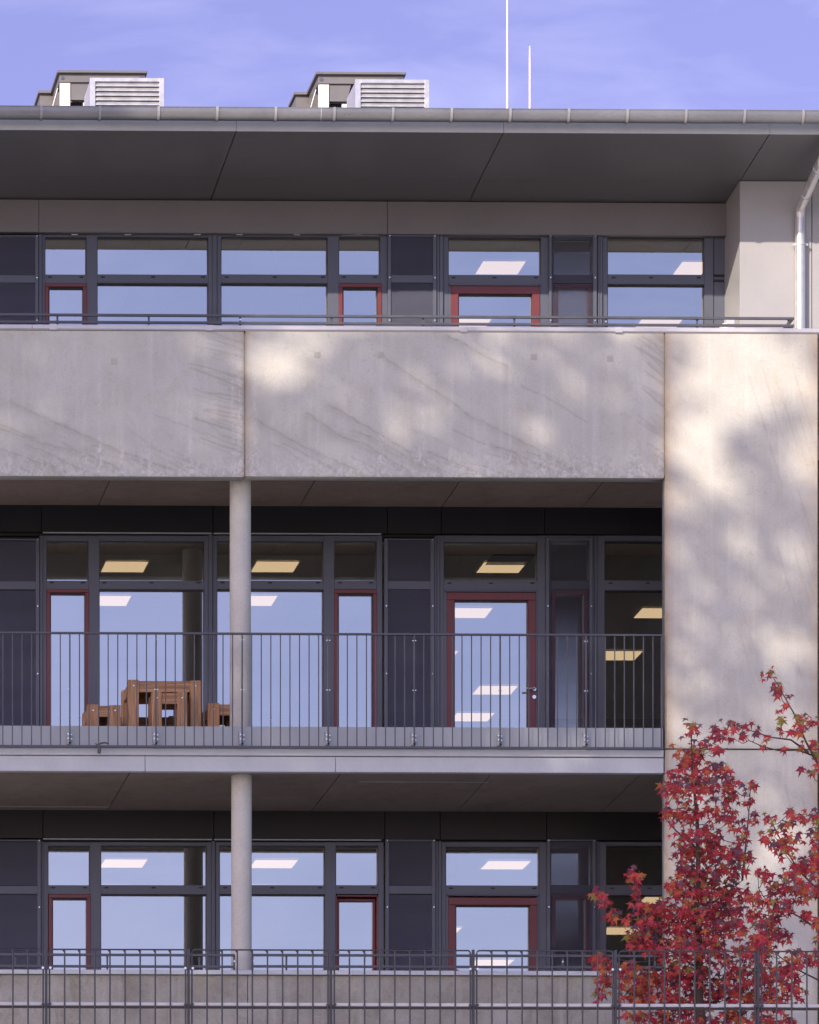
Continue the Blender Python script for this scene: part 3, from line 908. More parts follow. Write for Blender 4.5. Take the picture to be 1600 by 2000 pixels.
# ------------------------------------------------------------------ roof overhang
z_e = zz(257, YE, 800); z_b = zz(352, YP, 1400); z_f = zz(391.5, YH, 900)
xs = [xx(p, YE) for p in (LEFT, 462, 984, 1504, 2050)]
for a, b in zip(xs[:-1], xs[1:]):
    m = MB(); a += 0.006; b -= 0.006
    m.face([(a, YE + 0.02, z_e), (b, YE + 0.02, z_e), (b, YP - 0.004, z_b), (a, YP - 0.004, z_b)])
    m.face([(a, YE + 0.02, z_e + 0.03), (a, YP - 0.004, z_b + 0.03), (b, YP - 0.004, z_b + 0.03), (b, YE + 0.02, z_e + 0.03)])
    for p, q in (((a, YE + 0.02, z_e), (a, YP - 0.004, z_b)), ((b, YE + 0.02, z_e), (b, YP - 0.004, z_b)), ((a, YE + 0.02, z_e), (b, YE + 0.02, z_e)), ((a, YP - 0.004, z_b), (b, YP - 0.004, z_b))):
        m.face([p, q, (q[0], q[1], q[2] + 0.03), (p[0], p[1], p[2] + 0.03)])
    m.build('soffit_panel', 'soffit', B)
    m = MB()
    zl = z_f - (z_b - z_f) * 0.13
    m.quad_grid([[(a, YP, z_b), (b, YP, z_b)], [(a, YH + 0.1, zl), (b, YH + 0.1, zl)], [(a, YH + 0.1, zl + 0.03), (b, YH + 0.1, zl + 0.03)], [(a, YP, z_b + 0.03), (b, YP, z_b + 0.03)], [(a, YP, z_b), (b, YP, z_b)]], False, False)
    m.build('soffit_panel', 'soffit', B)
    m = MB(); m.box(a - 0.004, b + 0.004, YE, YE + 0.018, z_e - 0.004, zz(229, YE, 800), 0.003); m.build('eave_board', 'fascia', B)
m = MB(); m.box(xs[0], xs[-1], YE + 0.03, 14.5, z_e + 0.035, zz(213, YE, 800)); m.build('roof', 'roof', B)
m = MB(); m.box(xs[0], xs[-1], YP, YH + 0.4, z_b + 0.05, z_e + 0.03); m.build('overhang_core', 'black', B)

# half round gutter with its brackets
rg = 0.078; yg = YE - 0.105 - rg; z_g = zz(211.5, yg - rg, 800)
gx0, gx1 = xx(LEFT, YE), xx(1900, YE)
gut = MB()
arc = [math.pi + math.pi * k / 12 for k in range(13)]
prof = [(yg + rg * math.cos(a), z_g - 0.012 + 2 * rg * 0.90 * math.sin(a) * 0.98) for a in arc]
prof_o = [(yg - rg, z_g - 0.002)] + prof
prof_i = [(yg - rg + 0.004, z_g - 0.002)] + [(yg + (rg - 0.004) * math.cos(a), z_g - 0.012 + (2 * rg * 0.9 - 0.004) * math.sin(a) * 0.98) for a in arc]
gut.quad_grid([[(gx0, y, z) for y, z in prof_o], [(gx1, y, z) for y, z in prof_o]])
gut.quad_grid([[(gx0, y, z) for y, z in prof_i], [(gx1, y, z) for y, z in prof_i]])
gut.tube([(gx0, yg - rg + 0.004, z_g), (gx1, yg - rg + 0.004, z_g)], 0.009, 8)
gutter = gut.build('gutter', 'zinc', B, fix=False)
br = MB()
w = 0.017
po = [(yg + (rg + 0.010) * math.cos(a), z_g - 0.012 + (2 * rg * 0.9 + 0.010) * math.sin(a) * 0.98) for a in arc]
po = [(yg - rg - 0.006, z_g + 0.012)] + po
x0 = xx(81, yg - rg)
br.quad_grid([[(x0 - w, y, z) for y, z in po], [(x0 - w, y - 0.004, z - 0.003) for y, z in po], [(x0 + w, y - 0.004, z - 0.003) for y, z in po], [(x0 + w, y, z) for y, z in po]], smooth=False)
b0 = br.build('gutter_bracket', 'strap', gutter, fix=False)
for k in range(-4, 15):
    if k: dup(b0, gutter, (xx(81 + 114.5 * k, yg - rg) - x0, 0, 0))
sj = MB(); sj.quad_grid([[(xx(626, yg) - 0.004, y - 0.001, z - 0.002) for y, z in prof_o], [(xx(626, yg) + 0.004, y - 0.001, z - 0.002) for y, z in prof_o]])
sj.build('solder_seam', 'galv', gutter, fix=False)

# downpipe: from the gutter back to the cladding, then down
yw = YP - 0.075
xp = xx(1563, yw); rp = 0.068
pipe = MB()
zk = zz(425, yw, 1563)
pts = [(xp, yg, z_g - 0.16), (xp, yg, z_g - 0.24), (xp, yg + 0.03, z_g - 0.30), (xp, yw - 0.06, zk + 0.14), (xp, yw - 0.015, zk + 0.06), (xp, yw, zk - 0.02)]
pipe.tube(pts, rp * 0.96, 20)
dp = pipe.build('downpipe', 'galv', B)
pipe = MB(); pipe.tube([(xp, yw, zk + 0.01), (xp, yw, FLOOR['top'])], rp, 20); pipe.build('pipe_length', 'galv', dp)
for t in (0.45, 0.83):
    p_ = Vector(pts[2]).lerp(Vector(pts[3]), t); d_ = (Vector(pts[3]) - Vector(pts[2])).normalized()
    s_ = MB(); s_.tube([p_ - d_ * 0.012, p_ + d_ * 0.012], rp + 0.006, 20); s_.build('pipe_socket', 'galv', dp)
for q in (478,):
    zc = zz(q, yw, 1563); s_ = MB(); s_.tube([(xp, yw, zc - 0.014), (xp, yw, zc + 0.014)], rp + 0.007, 20)
    s_.box(xp - rp - 0.04, xp - rp + 0.0, yw - 0.012, yw + 0.012, zc - 0.014, zc + 0.014); s_.box(xp + rp, xp + rp + 0.04, yw - 0.012, yw + 0.012, zc - 0.014, zc + 0.014)
    s_.build('pipe_clamp', 'galv', dp)

# ------------------------------------------------------------------ rooms behind the glass
xl, xr = xx(LEFT, YG), xx(RIGHT, YG)
tile_mesh = None
for fl in ('top', 'mid', 'low'):
    zc, zf = CEIL[fl], FLOOR[fl]
    m = MB(); m.box(xl, xr, YG + 0.06, 14.0, zf - 0.25, zf); m.build('room_floor', 'roomfloor', B)
    m = MB(); m.box(xl, xr, 14.0, 14.2, zf - 0.25, zc + 0.3); m.box(xl - 0.2, xl, YG + 0.06, 14.2, zf - 0.25, zc + 0.3)
    m.box(xr, xr + 0.2, YG + 0.06, 14.2, zf - 0.25, zc + 0.3)
    for p in (808,):
        m.box(xx(p, YG) - 0.06, xx(p, YG) + 0.06, YG + 0.2, 14.0, zf, zc)
    m.build('room_wall', 'room', B)
    cb_ = MB(); cb_.box(xl, xr, YG + 0.06, 14.0, zc + 0.02, zc + 0.3)
    ce = cb_.build('room_ceiling', 'frame_lo', B)
    # boards of the hung ceiling: the rows next to the glass one by one, the rest together
    t = 0.625; nb = int((xr - xl) / t)
    rest = MB()
    for r_ in range(17):
        for k in range(nb):
            x = xl + (k + 0.5) * t; y = YG + 0.10 + (r_ + 0.5) * t
            vis = xx(40, YG) < x < xx(1420, YG)
            if r_ < 5 and vis:
                if tile_mesh is None:
                    b_ = MB(); b_.box(-t / 2 + 0.004, t / 2 - 0.004, -t / 2 + 0.004, t / 2 - 0.004, 0, 0.015)
                    o = b_.build('ceiling_tile', 'ceil'); tile_mesh = o.data; o.parent = ce
                else:
                    o = bpy.data.objects.new('ceiling_tile', tile_mesh); COL.objects.link(o); o.parent = ce
                o.location = Vector((x, y, zc)) - ORG[B.name]
            else:
                rest.box(x - t / 2 + 0.004, x + t / 2 - 0.004, y - t / 2 + 0.004, y + t / 2 - 0.004, zc, zc + 0.015)
    rest.build('ceiling_tiles_beyond', 'ceil', ce, stuff=True)

LW = 0.61
lamp_mesh = None; rim_mesh = None
def ceiling_lamp(fl, px, q, side, where):
    """px = picture x of the near edge's left ('l') or right ('r') end, q = its picture y"""
    global lamp_mesh, rim_mesh
    zc = CEIL[fl] - 0.006
    u = (px - PPX) / F
    t = (zc - CZ) * F / (VPY - q)
    d = t * (math.cos(TH) - u * math.sin(TH)) - D0
    x = xx(px, d) + (LW / 2 if side == 'l' else -LW / 2)
    t_ = thing('ceiling_lamp', where, 'ceiling lamp', (x, d + LW / 2, zc), 'glowing square ceiling lamps')
    if lamp_mesh is None:
        a = MB(); a.box(-LW / 2 + 0.012, LW / 2 - 0.012, -LW / 2 + 0.012, LW / 2 - 0.012, -0.008, 0.0)
        o = a.build('diffuser', 'lamp'); lamp_mesh = o.data; o.parent = t_
        a = MB(); h_ = LW / 2
        for s in (-1, 1):
            a.box(-h_, h_, s * h_ - 0.011 * (s > 0), s * h_ + 0.011 * (s < 0), -0.012, 0.002)
            a.box(s * h_ - 0.011 * (s > 0), s * h_ + 0.011 * (s < 0), -h_ + 0.0115, h_ - 0.0115, -0.012, 0.002)
        o2 = a.build('rim', 'white'); rim_mesh = o2.data; o2.parent = t_
    else:
        for nm, me in (('diffuser', lamp_mesh), ('rim', rim_mesh)):
            o = bpy.data.objects.new(nm, me); COL.objects.link(o); o.parent = t_
LAMPS = [('top', 943, 508, 'l', 'lit ceiling lamp shown whole in the fanlight above the bright red top floor door'),
         ('top', 962, 621, 'r', 'lit ceiling lamp low in the glass of the bright red top floor door'),
         ('top', 1332, 509, 'l', 'lit ceiling lamp in the upper pane beside the pale clad box on the top floor'),
         ('top', 1252, 622, 'l', 'lit ceiling lamp just above the top guard rail, in the pane by the clad box'),
         ('mid', 292, 1095, 'r', 'warm lit ceiling lamp in the dark upper pane above the wooden play cubes'),
         ('mid', 258, 1162, 'r', 'pale ceiling lamp under the transom, in the big pane above the wooden play cubes'),
         ('mid', 587, 1095, 'r', 'warm lit ceiling lamp in the dark upper pane touching the middle floor column'),
         ('mid', 544, 1162, 'r', 'pale ceiling lamp in the big pane, half behind the middle floor column'),
         ('mid', 945, 1096, 'l', 'warm lit ceiling lamp in the dark fanlight above the door with the lever handle'),
         ('mid', 964.5, 1186, 'r', 'topmost of the pale ceiling lamps within the glass of the door with the lever handle'),
         ('mid', 897, 1270, 'r', 'sliver of a ceiling lamp at the hinge side of the door with the lever handle'),
         ('mid', 1014, 1338, 'r', 'pale ceiling lamp level with the lever handle, in that door glass'),
         ('mid', 968, 1391, 'r', 'lowest pale ceiling lamp in the glass of the door with the lever handle'),
         ('mid', 1254, 1186, 'l', 'warm ceiling lamp above the rail in the black pane next to the concrete pier'),
         ('mid', 1258, 1270, 'r', 'warm ceiling lamp seen between balusters in the black pane next to the pier'),
         ('low', 290, 1677, 'r', 'pale ceiling lamp in the lower storey upper pane, left of the column'),
         ('low', 257, 1728, 'r', 'thin strip of a ceiling lamp on the lower transom, left of the column'),
         ('low', 584.5, 1678, 'r', 'pale ceiling lamp in the lower storey upper pane, right behind the column'),
         ('low', 544, 1728, 'r', 'thin strip of a ceiling lamp on the lower transom, right of the column'),
         ('low', 953, 1680, 'l', 'pale ceiling lamp in the fanlight over the lowest red framed door'),
         ('low', 904.5, 1810, 'r', 'small corner of a ceiling lamp at the left of the lowest door glass'),
         ('low', 1007, 1873, 'r', 'pale ceiling lamp behind the fence wires in the lowest door glass'),
         ('low', 1261, 1749, 'l', 'upper warm ceiling lamp behind the red leaves in the lower black pane'),
         ('low', 1266, 1810, 'r', 'lower warm ceiling lamp behind the red leaves in the lower black pane')]
for a in LAMPS: ceiling_lamp(*a)
# dark air inlet in the ceiling over the middle door
zc = CEIL['mid'] - 0.004
dv = (zc - CZ) * F / (VPY - 1074) - D0
m = MB(); m.box(xx(963, dv), xx(1046, dv), dv, dv + 0.55, zc - 0.01, zc); m.build('ceiling_air_inlet', 'black', B)

# ------------------------------------------------------------------ roof vents
def roof_vent(X, label):
    """built for the unit at picture x 62..321; X metres to the right for the other"""
    zr = zz(213, YE, 800)
    t = thing('roof_vent', label, 'roof vent', (xx(200, 3.6) + X, 3.6, zr), 'roof vents behind the gutter')
    class V(MB):
        def build(s, *a, **k):
            s.v = [(v[0] + X, v[1], v[2]) for v in s.v]
            return super().build(*a, **k)
    YL, YC, YB = 2.0, 3.8, 4.62
    # louvre box
    m = V(); x0, x1, z1 = xx(176, YL), xx(321, YL), zz(151.5, YL, 250)
    fw = xx(186, YL) - x0; fh = 0.055
    xi0, xi1, zi1 = x0 + 0.072, x1 - 0.066, z1 - 0.052
    m.box(x0, xi0, YL, YL + 0.05, zr, z1, 0.004); m.box(xi1, x1, YL, YL + 0.05, zr, z1, 0.004); m.box(xi0, xi1, YL, YL + 0.05, zi1, z1, 0.004)
    lf = m.build('louvre_frame', 'galv', t)
    m = V(); m.box(x0 + 0.01, x0 + 0.03, YL + 0.05, YL + 0.76, zr, z1 - 0.01); m.box(x1 - 0.03, x1 - 0.01, YL + 0.05, YL + 0.76, zr, z1 - 0.01)
    m.box(x0 + 0.03, x1 - 0.03, YL + 0.05, YL + 0.76, z1 - 0.03, z1 - 0.01); m.build('duct', 'galv', t)
    m = V(); m.box(x0 + 0.03, x1 - 0.03, YL + 0.2, YL + 0.22, zr, z1 - 0.03); m.build('duct_back', 'hood', t)
    pitch = (zi1 - zz(207, YL, 250)) / 5.25
    k = 0; z = zi1
    while z > zr + pitch:
        m = V()
        m.face([(xi0, YL + 0.045, z + 0.012), (xi1, YL + 0.045, z + 0.012), (xi1, YL + 0.014, z - pitch + 0.016), (xi0, YL + 0.014, z - pitch + 0.016)])
        m.box(xi0, xi1, YL + 0.008, YL + 0.022, z - pitch + 0.002, z - pitch + 0.017)
        m.build('louvre_slat', 'galv', t); z -= pitch
    # hood: flat T-shaped cover, front band, leg, sloping cheek
    zc1, zc0 = zz(137, YC, 200), zz(142, YC, 200)
    m = V()
    m.box(xx(112, YC), xx(288, YC), YC, YB, zc0, zc1, 0.006)
    m.box(xx(75, YB), xx(288, YC), YB, YB + 0.58, zc0, zc1 - 0.001)
    m.build('cover_plate', 'hood', t)
    m = V(); m.box(xx(117, YC), xx(284, YC), YC + 0.05, YB, zz(158, YC, 200), zc0); m.box(xx(117, YC), xx(284, YC), YC + 0.40, YB + 0.5, zr, zz(158, YC, 200))
    m.build('hood_body', 'hood', t)
    m = V(); m.box(xx(79, YB), xx(118, YB), YB + 0.05, YB + 0.5, zr, zc0); m.build('rear_body', 'hood', t)
    m = V(); m.box(xx(118, YC), xx(138, YC), YC + 0.06, YC + 0.1, zr, zz(159, YC, 130)); m.build('leg', 'white', t)
    m = V()
    a = [(xx(p, YC), YC + 0.08, zz(q, YC, 150)) for p, q in ((133, 158), (182, 158), (174, 191), (140, 191))]
    m.face(a); m.face([(x, y + 0.04, z) for x, y, z in reversed(a)])
    for i in range(4):
        p, q = a[i], a[(i + 1) % 4]
        m.face([p, (p[0], p[1] + 0.04, p[2]), (q[0], q[1] + 0.04, q[2]), q])
    m.build('cheek_plate', 'hood', t)
    m = V(); m.box(xx(138, YC), xx(182, YC), YC + 0.2, YC + 0.22, zr, zz(190, YC, 150)); m.build('opening', 'black', t)
    m = V()
    for k in range(9):
        p = 139 + k * 4.6
        m.box(xx(p, YC), xx(p, YC) + 0.006, YC + 0.17, YC + 0.18, zr, zz(190, YC, 150))
    m.build('bird_guard', 'fence', t)
    for p, q in ((123, 149.5), (277, 148)):
        m = V(); m.cyl_y(xx(p, YC), zz(q, YC, p), 0.025, YC + 0.042, YC + 0.055, 14); m.build('bolt_cap', 'frame', t)
    m = V(); m.tube([at(113, 172, YC + 0.2), at(103, 208, YC + 0.25)], 0.010, 8); m.build('gas_strut', 'galv', t)
    m = V(); m.box(xx(163, YC), xx(172, YC), YC + 0.02, YC + 0.06, zz(210, YC, 165), zz(199, YC, 165)); m.build('end_block', 'white', t)
roof_vent(0.0, 'grey roof vent with louvred duct at the left end of the roof')
roof_vent(xx(694.5, 2.0) - xx(176, 2.0), 'grey roof vent with louvred duct beside the two lightning rods')

# lightning rods
def rod(p, q_top, r, label):
    Y = 3.0; zr = zz(213, YE, 800)
    t = thing('lightning_rod', label, 'lightning rod', (xx(p, Y), Y, zr))
    m = MB(); m.tube([(xx(p, Y), Y, zr + 0.06), (xx(p, Y), Y, zz(120, Y, p)), (xx(p, Y), Y, zz(q_top, Y, p))], [r, r * 0.95, r * 0.62], 10); m.build('rod', 'white', t)
    m = MB(); m.cyl_z(xx(p, Y), Y, 0.14, zr, zr + 0.06, 16); m.build('foot', 'kick', t)
rod(991, -60, 0.017, 'taller white lightning rod rising out of the picture')
rod(1035, 90, 0.0145, 'shorter white lightning rod ending in the sky')

# ------------------------------------------------------------------ guard rails
def guard_rail(label, p_ends, posts, q_hi, q_lo, q_foot, Y, returns, ref):
    t = thing('guard_rail', label, 'guard rail', (xx(posts[0], Y), Y, zz(q_foot, Y, ref)))
    w = 0.015
    for q in (q_hi, q_lo):
        m = MB(); m.box(xx(p_ends[0], Y), xx(p_ends[1], Y), Y - 0.016, Y + 0.016, zz(q, Y, ref) - w, zz(q, Y, ref) + w)
        for pe in returns:
            if pe: m.box(xx(pe, Y) - 0.016, xx(pe, Y) + 0.016, Y + 0.0165, Y + 0.55, zz(q, Y, ref) - w, zz(q, Y, ref) + w)
        m.build('rail', 'rail', t)
    for p in posts:
        m = MB(); m.box(xx(p, Y) - 0.012, xx(p, Y) + 0.012, Y + 0.018, Y + 0.03, zz(q_foot, Y, ref), zz(q_hi, Y, ref) + 0.012)
        m.build('post', 'rail', t)
    for p in posts[::4]:
        m = MB(); m.cyl_y(xx(p, Y), zz((q_hi + q_lo) / 2, Y, ref), 0.012, Y + 0.006, Y + 0.018, 8); m.build('bolt', 'bolt', t)
    return t
guard_rail('low two bar guard rail along the concrete parapet of the top floor', (LEFT, 1551), [112.5 + 178.6 * k for k in range(-2, 9)],
           618.5, 632.5, 641, 0.16, (1548.5,), 800)
guard_rail('two bar guard rail left of the column, behind the fence', (LEFT, 459), (-150, 30, 210, 390, 458), 1865.5, 1888, 1896, 0.14, (), 300)
guard_rail('two bar guard rail right of the column, behind the fence', (492, 1296), (494, 560, 740, 920, 1100, 1280), 1866.5, 1888.5, 1897, 0.14, (), 800)
# short end uprights of the lower rails
m = MB()

# small lit box behind the right end of the top rail
m = thing('junction_box', 'small grey box with a white side behind the right end of the top rail', 'box', (xx(1428, 0.9), 0.9, FLOOR['top']))
b = MB(); b.box(xx(1420, 0.9), xx(1436, 0.9), 0.9, 1.05, FLOOR['top'] + 0.004, zz(618.5, 0.9, 1428), 0.006); b.build('body', 'fascia', m)
b = MB(); b.box(xx(1413, 0.9), xx(1420, 0.9), 0.93, 1.3, FLOOR['top'] + 0.004, zz(630, 0.9, 1428)); b.build('white_side', 'white', m)  # white block along the left of the box

# ------------------------------------------------------------------ balcony railing
RY = -0.08
RB = thing('balcony_railing', 'grey metal railing with upright balusters along the middle balcony', 'railing', (xx(641, RY), RY, zz(1461, RY, 700)))
m = MB(); m.box(xx(LEFT, RY), xx(1293.5, RY), RY - 0.02, RY + 0.02, zz(1240.5, RY, 700), zz(1237, RY, 700)); m.build('top_rail', 'rail', RB)
m = MB(); m.box(xx(LEFT, RY), xx(1293.5, RY), RY - 0.02, RY + 0.02, zz(1462, RY, 700), zz(1458, RY, 700)); m.build('bottom_rail', 'rail', RB)
m = MB(); m.pbox(LEFT, 1295, 1420, 1461, RY + 0.085, 0.02, ref=700); m.build('kick_plate', 'kick', RB)
zt_, zb_ = zz(1240.7, RY, 700), zz(1457.8, RY, 700)
bal = None
x_ref = xx(136.5, RY)
step = (xx(1145, RY) - x_ref) / 54
for k in range(-28, 62):
    x = x_ref + k * step
    if k % 9 == 0:
        m = MB(); m.box(x - 0.0075, x + 0.0075, RY - 0.02, RY + 0.02, zb_, zt_); po_ = m.build('post', 'rail', RB)
        if -20 < k:
            m = MB()
            for q in (1251, 1348):
                zq = zz(q, RY, 700); m.box(x - 0.026, x + 0.026, RY - 0.005, RY + 0.005, zq - 0.006, zq + 0.006)
            m.build('bolts', 'bolt', po_, stuff=True)
            m = MB(); m.box(x - 0.032, x - 0.008, RY + 0.005, RY + 0.078, zz(1455, RY, 700), zz(1428, RY, 700)); m.build('bracket', 'kick', po_)
            m = MB()
            for q in (1436, 1444.5):
                zq = zz(q, RY, 700)
                m.cyl_y(x - 0.024, zq, 0.011, RY - 0.012, RY + 0.006, 8); m.cyl_y(x + 0.024, zq, 0.009, RY + 0.02, RY + 0.085, 8)
            m.build('bolts', 'bolt', po_, stuff=True)
            m = MB(); m.cyl_y(x, zz(1453.5, RY, 700), 0.016, RY - 0.026, RY - 0.0205, 10); m.build('plug', 'black', po_)
    else:
        if bal is None:
            m = MB(); m.box(x_ref - 0.0065, x_ref + 0.0065, RY - 0.0065, RY + 0.0065, zb_, zt_); bal = m.build('baluster', 'rail', RB)
            bal.location.x += k * step
            bal_k = k
        else:
            dup(bal, RB, ((k - bal_k) * step, 0, 0))
x = xx(1292.3, RY)
m = MB(); m.box(x - 0.008, x + 0.008, RY - 0.02, RY + 0.02, zb_, zt_); m.build('post', 'rail', RB)

# torn rag on the bottom rail
rg_ = MB()
a = at(194, 1456, -0.115)
rows = []
for i in range(7):
    t = i / 6
    c = a + Vector((0.02 * t - 0.03 + 0.012 * math.sin(4 * t), -0.004 - 0.02 * math.sin(2.4 * t), 0.02 - 0.13 * t))
    rows.append([c + Vector((-0.032 + 0.004 * i, 0.004 * math.sin(i), 0.012)), c + Vector((0.0, -0.006, 0)), c + Vector((0.032, 0.003, -0.004))])
rg_.quad_grid(rows, False, True)
rows = []
for i in range(6):
    t = i / 5
    c = at(194 + 18 * t, 1453 - 2 * math.sin(3 * t), -0.115)
    rows.append([c + Vector((0, -0.008, 0.012 - 0.004 * t)), c + Vector((0, 0.006, -0.014 + 0.008 * t))])
rg_.quad_grid(rows, False, True)
o = rg_.build('rag', 'rag', fix=False)
o['label'] = 'torn dark grey rag hanging from the balcony bottom rail'; o['category'] = 'rag'

# ------------------------------------------------------------------ wooden play cubes on the balcony
def cube_frame(label, Y, dep, p0, p1, q, post_w, board_h, extra=None, right_post=True):
    z0 = FLOOR['mid']; z1 = zz(q, Y, (p0 + p1) / 2)
    x0, x1 = xx(p0, Y), xx(p1, Y)
    t = thing('wooden_cube', label, 'play cube', ((x0 + x1) / 2, Y + dep / 2, z0), 'wooden play cubes on the balcony')
    pw = post_w
    for (a, y, s) in ((x0, Y, 0), (x1 - pw, Y, 1), (x0, Y + dep - pw, 2), (x1 - pw, Y + dep - pw, 3)):
        m = MB(); m.box(a, a + pw, y, y + pw, z0 + 0.002, z1 + rng.uniform(-0.004, 0.008), 0.006); m.build('post', 'wood_v', t)
    ins = 0.02
    m = MB(); m.box(x0 + pw, x1 - pw, Y + ins, Y + ins + 0.045, z1 - board_h, z1 - 0.008, 0.004); m.build('board', 'wood_h', t)
    m = MB(); m.box(x0 + pw, x1 - pw, Y + dep - ins - 0.045, Y + dep - ins, z1 - board_h, z1 - 0.008); m.build('board', 'wood_h', t)
    for xa in (x0 + ins, x1 - ins - 0.045):
        m = MB(); m.box(xa, xa + 0.045, Y + pw, Y + dep - pw, z1 - board_h, z1 - 0.010); m.build('board', 'wood_v', t)
    m = MB(); m.box(x0 + pw * 0.6, x1 - pw * 0.6, Y + 0.066, Y + dep - 0.066, z1 - 0.045, z1 - 0.012); m.build('top_board', 'wood_h', t)
    for a in (x0 + pw / 2, x1 - pw / 2):
        m = MB(); m.cyl_y(a, z1 - 0.075, 0.010, Y - 0.005, Y + 0.004, 8); m.build('bolt', 'bolt', t)
    return t
cube_frame('tall wooden play cube, the biggest of the frames on the balcony', 1.25, 0.76, 250.5, 393, 1328.5, 0.143, 0.155)
cube_frame('narrow wooden stool frame standing inside the front of the tall play cube', 1.10, 0.40, 297, 366, 1352, 0.132, 0.15)
cube_frame('low wooden play cube left of the tall one', 1.15, 0.62, 171, 236, 1376.5, 0.150, 0.155)
cube_frame('low wooden play cube half hidden behind the column', 1.20, 0.62, 407, 474, 1374, 0.150, 0.155)

# ------------------------------------------------------------------ fence in front
FY = -9.5
FZ0 = GROUND + 0.02
FE = thing('wire_fence', 'anthracite wire mesh fence on flat posts along the foot of the picture', 'fence', (xx(648, FY), FY, FZ0))
ztop = zz(1856.5, FY, 800)
posts = [90.5 + 278.2 * k for k in range(-2, 8)]
wire = None
for i, p in enumerate(posts):
    x = xx(p, FY)
    m = MB(); m.box(x - 0.013, x + 0.013, FY - 0.005, FY + 0.05, FZ0, ztop + 0.012, 0.003); po_ = m.build('post', 'fence', FE)
    for zq, mt in ((zz(1894, FY, 800), 'bolt'), (zz(1964, FY, 800), 'fence')):
        m = MB()
        m.box(x - 0.040, x + 0.040, FY - 0.02, FY - 0.008, zq - 0.012, zq + 0.008)
        m.build('clamp', 'fence', po_)
        for s in (-1, 1):
            m = MB(); m.cyl_y(x + s * 0.042, zq + 0.004, 0.014, FY - 0.03, FY - 0.004, 10)
            m.build('clamp_screw', mt if i % 3 != 1 or mt == 'fence' else 'fence', po_)
    if i == len(posts) - 1: break
    xn = xx(posts[i + 1], FY)
    a, b = x + 0.036, xn - 0.036
    # top wire bent down into the edge wires
    m = MB(); rr_ = 0.028
    path = [(a, FY, FZ0 + 0.05), (a, FY, ztop - rr_), (a + rr_ * 0.3, FY, ztop - rr_ * 0.3), (a + rr_, FY, ztop), (b - rr_, FY, ztop), (b - rr_ * 0.3, FY, ztop - rr_ * 0.3), (b, FY, ztop - rr_), (b, FY, FZ0 + 0.05)]
    m.tube(path, 0.0095, 8); m.build('edge_wire', 'fence', FE)
    zr1 = zz(1962, FY, 800)
    m = MB(); m.box(a - 0.02, b + 0.02, FY + 0.012, FY + 0.024, zr1 - 0.018, zr1 + 0.018, 0.003); m.build('rail', 'coping', FE)
    m = MB(); m.box(a - 0.02, b + 0.02, FY + 0.010, FY + 0.03, zr1 - 0.050, zr1 - 0.024); m.build('rail', 'fence_lo', FE)
    m = MB(); m.tube([(a, FY + 0.012, FZ0 + 0.15), (b, FY + 0.012, FZ0 + 0.15)], 0.009, 6); m.build('rail', 'fence', FE)
    n_ = 9
    for k in range(1, n_):
        xw = a + (b - a) * k / n_
        if wire is None:
            w_ = MB(); w_.tube([(xw, FY, FZ0 + 0.05), (xw, FY, ztop - 0.004)], 0.0092, 8)
            # little bent foot where the wire meets the top wire
            w_.tube([(xw - 0.02, FY, ztop - 0.008), (xw - 0.004, FY, ztop - 0.03)], 0.007, 6)
            wire = w_.build('wire', 'fence', FE); wx = xw
        else:
            dup(wire, FE, (xw - wx, 0, 0))

# ------------------------------------------------------------------ sweetgum trees with red leaves
def leaf_shape(k):
    r_ = random.Random(k)
    v = [(0, 0, 0)]
    lobes = [(-128, 0.62), (-64, 0.92), (0, 1.08), (64, 0.92), (128, 0.62)]
    pts = []
    for i, (a, L) in enumerate(lobes):
        a += r_.uniform(-6, 6); L *= r_.uniform(0.9, 1.08)
        pts.append((a, L))
    ring = []
    for i, (a, L) in enumerate(pts):
        if i: ring.append(((pts[i - 1][0] + a) / 2, 0.34))
        ring.append((a - 12, L * 0.55)); ring.append((a, L)); ring.append((a + 12, L * 0.55))
    ring = [(-165, 0.22)] + ring + [(165, 0.22)]
    for a, L in ring:
        t = R(a)
        x, y = math.sin(t) * L, math.cos(t) * L
        v.append((x, y, -0.22 * (L ** 2) + 0.10 * abs(x)))
    # stalk
    f = [(0, i, i + 1) for i in range(1, len(v) - 1)] + [(0, len(v) - 1, 1)]
    b = len(v)
    v += [(-0.018, -0.1, 0), (0.018, -0.1, 0), (0.05, -0.75, 0.1), (0.02, -0.75, 0.1)]
    f.append((b, b + 1, b + 2, b + 3))
    return v, f
SHAPES = [leaf_shape(k) for k in range(4)]
LEAF_MESH = {}
def leaf_mesh(k, c):
    if (k, c) not in LEAF_MESH:
        me = bpy.data.meshes.new('leaf')
        me.from_pydata(SHAPES[k][0], [], SHAPES[k][1])
        me.materials.append(LEAFM[c])
        LEAF_MESH[(k, c)] = me
    return LEAF_MESH[(k, c)]

